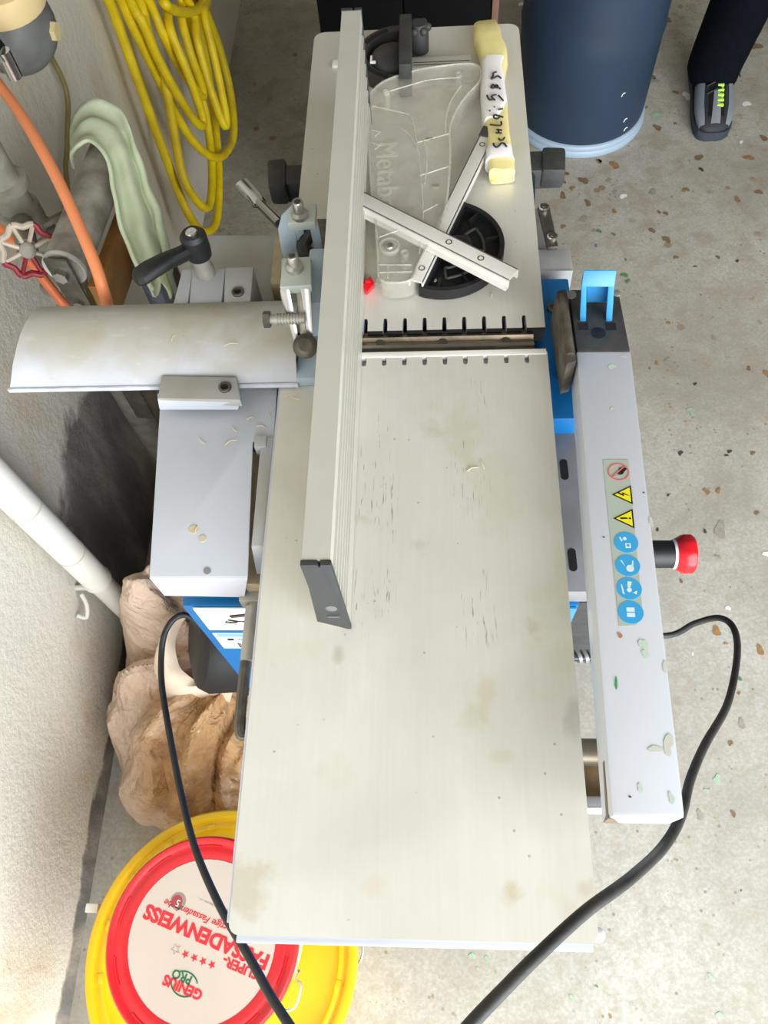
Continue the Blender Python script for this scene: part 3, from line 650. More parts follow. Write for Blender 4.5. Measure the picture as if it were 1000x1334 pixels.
# holder
hA, hB_, hC, hD = P(740,376,.850), P(806,377,.850), P(822,458,.852), P(751,458,.852)
b = B(); b.hexa([hD-dn, hC-dn, hB_-dn, hA-dn, hD, hC, hB_, hA], 0.004); hold = b.done('guard_holder', dusty_black, pl)
rA, rB, rC, rD = P(724,379,.860), P(738,376,.860), P(751,470,.860), P(738,474,.860)
b = B(); b.hexa([q-Vector((0,0,.05)) for q in (rD,rC,rB,rA)]+[rD,rC,rB,rA], 0.0018)
b.tube([P(732,384,.860), P(738,420,.860), P(743,462,.860)], 0.0035, 10, 4); b.done('holder_flange', mat('dust_caked_black', (98,88,72), 0.75, 0, 0, 45, 0.3, 80, col2=(52,48,44)), hold)
for (px, py, r) in ((744,384,.005), (803,382,.004), (779,436,.0085)):
    b = B(); p = P(px,py,.8505); b.lathe([(r,-0.001), (r,0.0008), (r*.6,0.0012)], p, n=16); b.done('pin', mat('pin_grey', (140,140,136), 0.5, 0.3) if py < 400 else black, hold)
for (px) in (759, 795):
    b = B(); p = P(px,424,.851); b.box(p.x-0.005, p.x+0.005, p.y-0.006, p.y+0.003, .8495, .8515); b.done('lever_slot', void, hold)
# blue fork lever: two prongs and a cross plate rising to the rear
b = B()
def fork(px, z): return [P(*q, zz) for q, zz in zip(px, z)]
zt, zb2 = 0.905, 0.862
b.hexa(fork([(757,366),(800,366),(802,352),(760,353)], [.892,.892,.905,.905])+fork([(757,374),(800,374),(803,352),(760,352)], [.905,.905,.917,.917]), 0.0015)
b.hexa(fork([(763,394),(793,394),(795,372),(763,372)], [.852,.852,.88,.88])+fork([(764,393),(794,393),(796,371),(764,371)], [.862,.862,.892,.892]), 0.001)
for x0, x1, xa, xb in ((757,764,755,763), (792,800,789,797)):
    b.hexa(fork([(xa,421),(xb,421),(x1,366),(x0,366)], [.846,.846,.880,.880])+fork([(xa,411),(xb,411),(x1,372),(x0,372)], [.866,.866,.905,.905]), 0.0012)
b.done('guard_lever', bluel, hold)
# fittings between table and beam
p = P(752,855,.80); b = B(); b.cyl(p+Vector((-0.02,0,0)), p+Vector((0.026,0,0)), 0.0045, n=14); ts = b.done('adjusting_screw', mat('blue_steel', (86,92,104), 0.3, 0.8), pl)
b = B()
for i in range(3): b.cyl(p+Vector((-0.001+i*0.0055,0,0)), p+Vector((0.0018+i*0.0055,0.001,0)), 0.0065, n=14)
b.done('screw_thread', galv, ts)
p = P(765,980,.79); b = B(); b.cyl(p+Vector((-0.02,0,0)), p+Vector((0.03,0,0)), 0.011, n=18); pv = b.done('pivot_tube', mat('brown_steel', (128,116,98), 0.4, 0.6, 0.3, 40), pl)
p = P(778,1016,.78); b = B(); b.box(p.x-0.012, p.x+0.012, p.y-0.016, p.y+0.018, p.z-0.02, p.z, 0.004); b.done('pivot_block', mat('rusty_block', (132,108,72), 0.7, 0.2, 0.4, 60, 0.4), pv)
p = P(775,1049,.79); b = B(); b.cyl(p+Vector((-0.03,0,0)), p+Vector((0.02,0,0)), 0.008, n=18); b.done('pivot_pin', chrome, pv)
# switch box with emergency stop
b = B(); b.box(0.295, 0.385, 0.335, 0.49, 0.42, 0.615, 0.006); sb = b.done('switch_box', dusty_black, pl)
e = P(858,722,.59); b = B(); b.cyl((0.384, e.y, e.z), (e.x+0.016, e.y, e.z), 0.0165, n=28); nk = b.done('stop_button_neck', black, sb)
b = B(); b.lathe([(0.0172,0.0), (0.018,0.003), (0.0184,0.005)], (e.x+0.015, e.y, e.z), (1,0,0), 28); b.done('white_collar', white, nk)
b = B(); n_ = 40; rings = []
for r, h in ((0.0185,0.0), (0.021,0.005), (0.0238,0.009), (0.0238,0.018), (0.0215,0.021), (0.013,0.0225)):
    rings.append([Vector((e.x+0.018+h, e.y+(r-(0.0010 if (k//2) % 2 and r > 0.023 else 0))*math.cos(2*PI*k/n_), e.z+(r-(0.0010 if (k//2) % 2 and r > 0.023 else 0))*math.sin(2*PI*k/n_))) for k in range(n_)])
b.loft(rings); b.done('stop_button', red, nk)['label'] = 'red mushroom emergency stop button'

# ------------------------------------------------------------------ things lying on the rear table
# clear plastic blade guard
gz = T+0.026
gp = [(480,128),(487,116),(500,106),(520,98),(545,91),(575,86),(603,83),(618,84),(626,92),(624,106),(611,120),(600,134),(590,152),(585,172),(586,200),(584,235),(580,270),(572,298),(556,322),(544,345),(538,362),(520,368),(495,364),(492,335),(489,290),(484,250),(481,205),(479,160)]
def clear_mat(name, tint, op, rough=0.12):
    m = bpy.data.materials.new(name); m.use_nodes = True; nt = m.node_tree; pb = nt.nodes['Principled BSDF']
    pb.inputs['Base Color'].default_value = (*lin(tint), 1); pb.inputs['Roughness'].default_value = rough
    tr = nt.nodes.new('ShaderNodeBsdfTransparent'); tr.inputs[0].default_value = (0.985, 0.98, 0.965, 1)
    mx = nt.nodes.new('ShaderNodeMixShader'); ns = nt.nodes.new('ShaderNodeTexNoise'); ns.inputs['Scale'].default_value = 45; ns.inputs['Detail'].default_value = 5
    tc = nt.nodes.new('ShaderNodeTexCoord'); nt.links.new(tc.outputs['Object'], ns.inputs['Vector'])
    mr = nt.nodes.new('ShaderNodeMapRange'); mr.inputs[1].default_value = 0.3; mr.inputs[2].default_value = 0.7; mr.inputs[3].default_value = op*0.6; mr.inputs[4].default_value = op*1.4
    nt.links.new(ns.outputs['Fac'], mr.inputs[0]); nt.links.new(mr.outputs[0], mx.inputs[0])
    nt.links.new(tr.outputs[0], mx.inputs[1]); nt.links.new(pb.outputs[0], mx.inputs[2]); nt.links.new(mx.outputs[0], nt.nodes['Material Output'].inputs[0])
    MATS[name] = m; return m
clear = clear_mat('clear_plastic', (222,219,208), 0.22); clear_edge = clear_mat('clear_plastic_edge', (228,226,214), 0.30)
gt = P(540, 220, gz)
pg = thing('blade_guard', 'clear scratched plastic blade guard lying flat beside the fence', 'blade guard', (gt.x, gt.y, T))
out = [P(*q, gz) for q in gp]
b = B(); b.prism([(q.x, q.y) for q in out], gz-0.0025, gz); b.done('shell', clear, pg)
b = B(); n = len(out); sm = spline(out, 3, True)
rings = [[q, q+Vector((0,0,-0.0235)), q+Vector((0.0018,0.001,-0.0235)), q+Vector((0.0018,0.001,0))] for q in sm]; b.loft(rings, loop=True); b.done('side_wall', clear, pg)
b = B(); b.tube(out, 0.0013, 6, 3, True); b.done('rim', clear_edge, pg)
for ln in ([(484,138),(520,146),(535,152),(541,175),(545,200),(549,240),(551,290),(546,330)], [(500,121),(530,112),(560,104),(598,101)], [(600,112),(588,130),(581,150),(580,172)], [(520,165),(535,178),(543,196)], [(543,186),(585,174)], [(546,229),(584,217)], [(551,276),(570,266)], [(494,309),(524,298)], [(494,345),(536,345)], [(494,355),(536,354)], [(551,180),(556,205),(553,240)], [(505,345),(505,362)]):
    b = B(); b.tube([P(*q, gz+0.0005) for q in ln], 0.0008, 6, 3); b.done('moulded_rib', clear_edge, pg)
for (px, py) in ((503,120), (597,97), (527,330)):
    p = P(px, py, gz); b = B(); b.lathe([(0.0045,-0.02), (0.0045,0.001), (0.003,0.001), (0.003,-0.015)], p, n=16); b.done('boss', clear_edge, pg)
for (px, py) in ((559,181), (567,242)):
    p = P(px, py, gz); b = B(); b.box(p.x-0.004, p.x+0.004, p.y-0.002, p.y+0.002, gz-0.003, gz+0.0006); b.done('slot', mat('slot_grey', (140,134,116), 0.7), pg)
p = P(507, 320, gz); b = B(); b.lathe([(0.011,-0.004), (0.011,0.001), (0.0095,0.001), (0.0095,-0.002)], p, n=22); bo = b.done('bolt_recess', clear_edge, pg)
b = B(); b.ball(p+Vector((0,0,0.0)), 0.0055, 14, sc=(1,1,0.5)); b.done('bolt', steel, bo)
b = B(); b.hexa([P(*q, T+0.002) for q in ((488,371),(503,373),(513,366),(492,357))]+[P(*q, T+0.012) for q in ((488,371),(503,373),(513,366),(492,357))], 0.001); b.done('foot_tab', clear_edge, pg)
b = B(); p = P(503, 228, gz+0.0006); text_into(b, 'Metabo', Matrix.Translation(p) @ Matrix.Rotation(math.radians(-88), 4, 'Z'), 0.036, depth=0.0006)
b.done('embossed_lettering', clear_mat('embossed_plastic', (226,223,208), 0.30), pg)
for py in (172, 189):
    b = B(); c = [P(484,py-3,gz+.0006), P(495,py,gz+.0006), P(488,py+6,gz+.0006)]; b.tube(c, 0.0006, 6, 1, True); b.done('moulded_arrow', clear_edge, pg)

# mitre gauge with two crossed aluminium bars
def half_disc(b, c, ang, r, z0, z1, n=26, bev=0.001): 
    pts = [rot2((r*math.cos(a), r*math.sin(a)), ang) for a in [-PI/2+PI*i/(n-1) for i in range(n)]]
    b.prism([(c.x+x, c.y+y_) for x, y_ in pts], z0, z1, bev=bev)
a0, a1 = P(636, 175, T+0.012), P(540, 368, T+0.012)
ax = (a0-a1); ax.z = 0; ax.normalize(); ang = math.atan2(ax.y, ax.x)-PI/2
dc = P(577, 322, T+0.01)
mg = thing('mitre_gauge', 'black half-round mitre gauge under two crossed aluminium bars', 'mitre gauge', (dc.x, dc.y, T))
R = 0.066
def loc(x, y_, z=0.0): q = rot2((x, y_), ang); return Vector((dc.x+q[0], dc.y+q[1], z))
b = B(); half_disc(b, dc, ang, R, T+0.0005, T+0.006); plate = b.done('half_disc', black, mg)
rim = [loc(R*math.cos(a), R*math.sin(a)) for a in [-PI/2+PI*i/28 for i in range(29)]]; rin = [loc((R-0.005)*math.cos(a), (R-0.005)*math.sin(a)) for a in [-PI/2+PI*i/28 for i in range(29)]]
b = B(); b.loft([[Vector((p.x,p.y,T+.001)), Vector((p.x,p.y,T+.015)), Vector((q.x,q.y,T+.015)), Vector((q.x,q.y,T+.001))] for p, q in zip(rim, rin)]); b.done('rim', black, plate)
b = B(); b.box(-0.0035, 0.0035, -R, R, T+0.001, T+0.016, 0.001, M=Matrix.Translation((dc.x, dc.y, 0)) @ Matrix.Rotation(ang, 4, 'Z')); b.done('back_wall', black, plate)
for (s0, s1) in ((-1.15, -0.25), (0.2, 1.0)):
    sl = [loc(x, y_, T+0.010) for x, y_ in arc_slot(0.030, 0.044, s0, s1, 10)]
    b = B(); b.tube(sl, 0.0016, 6, 2, True); b.done('slot_lip', dusty_black, plate)
    b = B(); b.prism([(loc(x, y_).x, loc(x, y_).y) for x, y_ in arc_slot(0.0315, 0.0425, s0, s1, 10)], T+0.0055, T+0.0066); b.done('slot', void, plate)
for a in (-1.3, -0.75, 0.0, 0.55, 1.25):
    b = B(); b.box(0.046, R-0.003, -0.0011, 0.0011, T+0.004, T+0.0125, M=Matrix.Translation((dc.x, dc.y, 0)) @ Matrix.Rotation(ang+a, 4, 'Z')); b.done('rib', black, plate)
b = B(); b.lathe([(0.017,0.0), (0.017,0.012), (0.012,0.014), (0.006,0.014), (0.005,0.010)], loc(0.016, 0.0, T+0.004), n=24); b.done('hub', black, plate)
b = B(); b.tube([loc(0.008,-0.02,T+.014), loc(0.022,-0.006,T+.016), loc(0.034,0.004,T+.014)], 0.0022, 8, 4); b.done('clip', black, plate)
b = B(); b.lathe([(0.0026,0.0), (0.0026,0.002), (0.0012,0.003)], loc(0.008,-0.045,T+.006), n=10); b.done('rivet', chrome, plate)
def channel(name, pa, pb, wd, ht, z0, par, th=0.0018, holes=()):
    d = Vector((pb.x-pa.x, pb.y-pa.y, 0)); ln = d.length; a = math.atan2(d.y, d.x)
    M = Matrix.Translation((pa.x, pa.y, z0)) @ Matrix.Rotation(a, 4, 'Z')
    b = B(); b.box(0, ln, -wd/2, wd/2, ht-th, ht, 0.0004, M=M); b.box(0, ln, -wd/2, -wd/2+th, 0, ht, 0.0004, M=M); b.box(0, ln, wd/2-th, wd/2, 0, ht, 0.0004, M=M)
    o = b.done(name, mat('pale_anodised', (222,219,212), 0.45, 0.05, 0.06, 60), par)
    for t_ in holes:
        p = M @ Vector((ln*t_, 0, ht)); b = B(); b.lathe([(0.0036,-0.0005), (0.0036,0.0003), (0.0026,0.0003), (0.0022,-0.0003)], p, n=14); b.done('hole', dsteel, o)
    return o
c1 = channel('guide_bar', P(541,366,T+.022), P(634,176,T+.022), 0.0165, 0.010, T+0.012, mg, holes=(0.08, 0.93))
b = B(); pa, pb = P(541,366,T+.022), P(634,176,T+.022); d = (pb-pa).normalized(); M = Matrix.Translation((pb.x, pb.y, T+.012)) @ Matrix.Rotation(math.atan2(d.y, d.x), 4, 'Z')
b.box(-0.004, 0.013, -0.009, 0.009, 0, 0.0115, 0.001, M=M); b.done('bar_end', mat('dark_tip', (66,62,58), 0.6), c1)
c2 = channel('cross_bar', P(467,256,T+.035), P(669,358,T+.035), 0.0185, 0.012, T+0.023, mg, holes=(0.60, 0.80))
pa, pb = P(467,256,T+.035), P(669,358,T+.035); d = (pb-pa).normalized(); M = Matrix.Translation((pa.x, pa.y, T+.023)) @ Matrix.Rotation(math.atan2(d.y, d.x), 4, 'Z')
b = B(); b.box(0, (pb-pa).length, -0.0135, -0.009, 0.0, 0.0022, 0.0004, M=M); b.done('bar_flange', MATS['pale_anodised'], c2)

# second mitre gauge at the far end
dc = P(522, 66, T+0.02)
m2 = thing('mitre_gauge', 'black mitre gauge with upright block at the far end of the table', 'mitre gauge', (dc.x, dc.y, T))
ang = PI; R = 0.056
b = B(); half_disc(b, dc, ang, R, T+0.001, T+0.006); pd = b.done('half_disc', dusty_black, m2)
def loc(x, y_, z=0.0): q = rot2((x, y_), ang); return Vector((dc.x+q[0], dc.y+q[1], z))
b = B(); aa = [-PI/2+PI*i/28 for i in range(29)]
b.loft([[loc(R*math.cos(a), R*math.sin(a), T+.001), loc(R*math.cos(a), R*math.sin(a), T+.018), loc((R-.012)*math.cos(a), (R-.012)*math.sin(a), T+.018), loc((R-.012)*math.cos(a), (R-.012)*math.sin(a), T+.001)] for a in aa]); b.done('rim', dusty_black, pd)
b = B(); b.ball((dc.x-0.012, dc.y, T+0.004), 0.030, 24, sc=(1,1,0.65)); b.done('dome', dusty_black, pd)
for s0, s1 in ((-1.2,-0.45), (0.5, 1.25)):
    b = B(); b.prism([(loc(x, y_).x, loc(x, y_).y) for x, y_ in arc_slot(R-.010, R-.004, s0, s1, 12)], T+0.0176, T+0.0186); b.done('slot', void, pd)
p0, p1 = P(519,84,T+.045), P(537,17,T+.045)
b = B(); b.box(p0.x, p1.x-0.001, p0.y, p1.y, T+0.001, T+0.045, 0.002); b.done('upright_block', dusty_black, m2)
b = B(); kx, ky = p1.x+0.008, p1.y-0.012; b.lathe([(0.012,0.0), (0.012,0.03), (0.009,0.036)], (kx, ky, T+0.004), n=18)
for k in range(6): b.ball((kx+0.011*math.cos(k*PI/3), ky+0.011*math.sin(k*PI/3), T+0.034), 0.005, 10)
b.done('clamp_knob', dusty_black, m2)
pa, pb = P(538,77,T+.02), P(613,76,T+.02)
b = B(); b.box(pa.x-0.002, pb.x, pb.y-0.011, pb.y+0.010, T+0.001, T+0.018, 0.0006); gbar = b.done('guide_bar', alu, m2)
for dy in (-0.006, -0.001): 
    b = B(); b.box(pa.x, pb.x-0.001, pb.y+dy-0.0006, pb.y+dy+0.0006, T+0.0175, T+0.0184); b.done('groove', dsteel, gbar)
b = B(); q = P(483,80,T+.02); b.box(q.x-0.001, q.x+0.0015, q.y, q.y+0.010, T+0.018, T+0.021); b.box(q.x-0.001, q.x+0.006, q.y-0.002, q.y, T+0.018, T+0.021); b.done('pointer', white, m2)

# parcel wrapped in yellow tape and white paper, hand lettered
pk0 = P(645, 135, T)
pk = thing('wrapped_bundle', 'long bundle wrapped in yellow tape and white paper with black handwriting', 'bundle', (pk0.x, pk0.y, T))
def bundle(name, rows, m, par, grow=0.0, seed=1, sharp=50):
    """rows: (py, x_left, x_right, height)"""
    b = B(); rings = []
    for i, (py, xl, xr, h) in enumerate(rows):
        l, r = P(xl, py, T+h*0.6), P(xr, py, T+h*0.6); c = (l+r)/2; hw = (r-l).length/2+grow; ring = []
        for k in range(20):
            a = 2*PI*k/20; ca, sa = math.cos(a), math.sin(a)
            sx = math.copysign(abs(ca)**0.5, ca)*hw; sz = math.copysign(abs(sa)**0.6, sa)*(h/2+grow)
            v = Vector((c.x+sx, c.y, T+0.0015+h/2+sz))
            v += noise.noise_vector(v*75+Vector((seed,0,0)))*0.0022
            v.z = max(v.z, T+0.0003+0*k); ring.append(v)
        rings.append(ring)
    b.loft(rings); return b.done(name, m, par, sharp)
tape = mat('pale_yellow_tape', (236,222,152), 0.5, 0, 0.08, 40, 0.3, 60)
paper = mat('white_paper', (232,228,226), 0.7, 0, 0.05, 40, 0.2, 60)
core = [(32,622,646,.012),(36,616,648,.020),(45,617,652,.026),(55,618,655,.027),(65,622,659,.027),(75,624,661,.027),(85,626,660,.026),(110,627,656,.026),(140,629,660,.026),(160,631,661,.026),(180,634,663,.026),(200,634,667,.026),(215,636,669,.024),(228,637,671,.022),(233,638,670,.014)]
bundle('tape_wrap', core, tape, pk, 0, 1)
bundle('paper_wrap', [(84,626,658,.0265),(95,626,656,.027),(110,626,656,.027),(125,626,657,.027),(140,627,659,.027),(152,628,656,.027),(164,630,648,.026)], paper, pk, 0.0008, 1)
bundle('paper_wrap', [(200,633,666,.0265),(207,632,668,.027),(214,632,669,.025)], paper, pk, 0.0008, 2)
ink = mat('black_marker', (36,32,36), 0.6)
def hp(x, y_): return P(600+x/5.8, 20+y_/5.8, T+0.0305)
for st in ([(345,992),(330,970),(305,966),(290,985),(268,996),(250,980),(248,966)], [(330,922),(318,940),(298,942),(285,930)], [(262,888),(310,890)], [(268,862),(312,868)], [(286,864),(284,890)], [(218,825),(300,832),(304,802)], [(320,770),(262,752),(248,762),(256,778),(280,780),(292,768)], [(318,704),(285,712)], [(258,690),(250,692)], [(322,645),(285,604)], [(198,604),(214,636),(242,634)], [(268,598),(232,612),(258,640)], [(228,545),(240,524),(256,532),(250,548),(230,548)], [(258,546),(268,526),(280,534),(272,548)], [(288,546),(300,556)], [(304,476),(280,458),(256,470),(230,478),(244,456),(246,436),(270,426)], [(216,718),(220,722)]):
    b = B(); b.tube([hp(*q) for q in st], 0.0011, 6, 4, flat=0.8); b.done('handwritten_stroke', ink, pk)

# small red clip beside the fence
b = B(); q = [(470,378),(478,385),(488,374),(483,361)]
b.hexa([P(*k, T+0.0005) for k in q]+[P(*k, T+0.013) for k in ((471,373),(478,380),(488,369),(482,359))], 0.0015)
b.box(*(lambda p: (p.x-0.002, p.x+0.004, p.y-0.001, p.y+0.003, T+0.010, T+0.0155))(P(478,368,T+.013)), 0.0008)
tag(b.done('plastic_clip', red), 'small red plastic clip on the table next to the fence', 'clip')
b = B(); p = P(437, 86, T); b.box(p.x-0.004, p.x+0.0035, p.y-0.005, p.y+0.005, T+0.0003, T+0.004, 0.0006); b.box(p.x-0.003, p.x+0.0025, p.y+0.003, p.y+0.010, T+0.0003, T+0.002)
tag(b.done('plastic_offcut', white), 'tiny white offcut left of the far end of the fence', 'offcut')

# ------------------------------------------------------------------ cables
def cable(name, pts, r, m, label, cat='cable', n=12):
    b = B(); b.tube(pts, r, n, 8); return tag(b.done(name, m, sharp=80), label, cat)
R1 = [Vector((0.375, 0.36, 0.44)), P(868,828,.42), P(905,812,.45), P(936,805,.48), P(955,818,.50), P(960,852,.54), P(948,915,.61), P(918,970,.69), P(899,1015,.75), P(887,1062,.80), P(864,1103,.85), P(820,1145,.89), P(762,1188,.92), P(702,1243,.94), P(655,1290,.95), P(606,1342,.955), P(560,1400,.955), P(505,1470,.94), Vector((0.08,-0.46,0.70)), Vector((0.03,-0.60,0.30)), Vector((0.0,-0.72,0.03)), Vector((0.0,-0.95,0.0075)), Vector((0.1,-1.3,0.0075))]
cable('power_cable', R1, 0.0041, rubber_d, 'thick dusty black power cable curving over the table corner at the right')
L1 = [P(285,850,.38), P(250,806,.45), P(230,804,.46), P(215,824,.455), P(210,855,.445), P(211,895,.445), P(220,952,.46), P(235,1030,.48), P(254,1105,.53), P(286,1180,.58), P(324,1246,.64), P(354,1300,.69), P(386,1350,.72), P(424,1415,.74), P(460,1490,.72), Vector((0.06,-0.40,0.56)), Vector((-0.02,-0.42,0.30)), Vector((-0.05,-0.55,0.03)), Vector((-0.05,-0.8,0.0065)), Vector((-0.1,-1.2,0.0065))]
cable('power_cable', L1, 0.0042, rubber, 'black power cable hanging in front of the brown dust sack and yellow tub')

# ------------------------------------------------------------------ yellow tub and paint pail
tc_ = P(286, 1244, 0.30); tx, ty = tc_.x, tc_.y
tub = thing('yellow_tub', 'large round yellow plastic tub with a lid, below the table corner', 'tub', (tx, ty, 0))
b = B(); b.lathe([(0.135,0.0), (0.140,0.004), (0.160,0.270), (0.168,0.272), (0.168,0.282)], (tx, ty, 0), n=56); b.done('tub_body', yellowp, tub)
b = B(); b.lathe([(0.174,0.274), (0.1785,0.276), (0.180,0.284), (0.1795,0.294), (0.177,0.299), (0.172,0.300), (0.168,0.298), (0.166,0.293), (0.163,0.2925), (0.160,0.295), (0.156,0.2945), (0.153,0.2885), (0.150,0.287), (0.05,0.287)], (tx, ty, 0), n=72); lid = b.done('tub_lid', yellowp, tub, 50)
for k in range(16):
    a = 2*PI*(k+.5)/16; b = B(); b.box(0.155, 0.162, -0.006, 0.006, 0.2925, 0.2957, 0.0006, M=Matrix.Translation((tx, ty, 0)) @ Matrix.Rotation(a, 4, 'Z')); b.done('lid_rib', yellowp, lid)
wire = mat('wire', (176,176,170), 0.3, 0.8)
b = B(); b.tube([(tx+0.172,ty+0.03,0.262), P(472,1232,.27), P(470,1250,.26), P(460,1264,.25), (tx+0.172,ty-0.04,0.255)], 0.0018, 8, 6); b.done('wire_handle', wire, tub)
b = B(); q = P(117,1183,.27); b.box(q.x-0.006, q.x+0.012, q.y-0.006, q.y+0.006, 0.262, 0.272, 0.002); b.done('handle_lug', white, tub)
pz = 0.288; pc = P(262, 1225, 0.452); ppx, ppy = pc.x, pc.y
pail = thing('paint_pail', 'small cream paint pail with red-rimmed printed lid standing on the yellow tub', 'paint pail', (ppx, ppy, pz))
b = B(); b.lathe([(0.092,0.0), (0.094,0.003), (0.1045,0.145), (0.1045,0.15)], (ppx, ppy, pz), n=48); b.done('pail_body', mat('cream_plastic', (232,224,200), 0.4, 0, 0.05, 20), pail)
lz = pz+0.162
b = B(); b.lathe([(0.1065,0.142), (0.1105,0.143), (0.1115,0.150), (0.1115,0.162), (0.1090,0.165), (0.1055,0.165), (0.1030,0.1625), (0.0990,0.1620), (0.0965,0.1635), (0.0900,0.1635), (0.0860,0.1615), (0.02,0.1615)], (ppx, ppy, pz), n=72); rl_ = b.done('pail_lid', mat('red_lid', (226,24,34), 0.42, 0, 0, 16, col2=(196,36,42)), pail, 50)
for k in range(10):
    a0_ = 2*PI*(k+.3)/10; b = B(); sl = [Vector((ppx+0.1005*math.cos(a0_+j*.06), ppy+0.1005*math.sin(a0_+j*.06), lz+0.0004)) for j in range(6)]; b.tube(sl, 0.0012, 6, 1); b.done('lid_notch', red, rl_)
lz = pz+0.1618
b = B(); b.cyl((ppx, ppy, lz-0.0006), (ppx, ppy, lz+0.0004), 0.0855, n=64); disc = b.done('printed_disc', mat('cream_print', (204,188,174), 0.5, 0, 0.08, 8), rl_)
lz += 0.0006
a_t = math.radians(161.5)
def TM(px, py, da=0.0): p = P(px, py, lz); return Matrix.Translation((p.x, p.y, lz)) @ Matrix.Rotation(a_t+da, 4, 'Z')
b = B()
text_into(b, 'FASSADENWEISS', TM(268,1219), 0.0212, 0, offset=0.0009)
text_into(b, 'SUPER-', TM(313,1260), 0.0138, 0, offset=0.0005)
text_into(b, 'hochwertige Fassadenfarbe', TM(272,1199), 0.0105, 0, offset=0.0001, shear=0.35)
text_into(b, 'GENIUS', TM(238,1286), 0.0140, 0, offset=0.0006)
text_into(b, 'PRO', TM(237,1272), 0.0125, 1, offset=0.0003)
def star(px, py, r, mi, hollow=False):
    M = TM(px, py); pts = []
    for k in range(10):
        a = PI/2+k*PI/5; q = r if k % 2 == 0 else r*0.42; pts.append((q*math.cos(a), q*math.sin(a)))
    if hollow: b.tube([M @ Vector((x, y_, 0)) for x, y_ in pts], 0.0004, 5, 1, True, mi)
    else: b.prism(pts, -0.0002, 0.0002, mi=mi, M=M)
for k in range(4): star(276-k*11.5, 1257-k*4.6, 0.0046, 0)
star(229, 1237, 0.0056, 2, True)
M = TM(240, 1282)
b.tube([M @ Vector((0.0155*math.cos(a), 0.012*math.sin(a), 0)) for a in [PI*1.15+i*PI*0.6/8 for i in range(9)]], 0.0008, 5, 1, mi=1)
b.tube([M @ Vector((0.0155*math.cos(a), 0.012*math.sin(a), 0)) for a in [PI*0.05+i*PI*0.75/8 for i in range(9)]], 0.0008, 5, 1, mi=1)
M = TM(232, 1174); b.prism(disc_pts(0,0,0.0092,26), -0.0002, 0.0002, mi=3, M=M); b.prism(disc_pts(0.0012,0.0005,0.0066,22), 0.0002, 0.0004, mi=4, M=M)
text_into(b, '5', TM(232,1176) @ Matrix.Translation((0,0,0.0006)), 0.010, 5)
for j in range(6):
    for k in range(7):
        M = TM(262+j*7.0+k*6.0, 1172+j*3.6+k*2.3) if k < 7-j//2 else None
        if M is not None: b.box(-0.0022, 0.0022, -0.0004, 0.0004, 0, 0.0002, mi=2, M=M)
b.done('lid_print', [mat('print_red', (206,38,48), 0.5), mat('print_green', (22,104,62), 0.5), mat('print_grey', (170,160,148), 0.5), mat('badge_grey', (150,136,130), 0.4, 0.2), mat('badge_red', (160,60,66), 0.5), white], disc)['label'] = 'red and green upside-down brand lettering with stars'
b = B(); b.tube([(ppx+0.108,ppy-0.03,pz+0.12), P(385,1276,pz+.09), P(392,1284,pz+.07), P(384,1312,pz+.06), P(366,1316,pz+.07), (ppx+0.085,ppy-0.062,pz+0.12)], 0.0017, 8, 5); b.done('wire_handle', wire, pail)

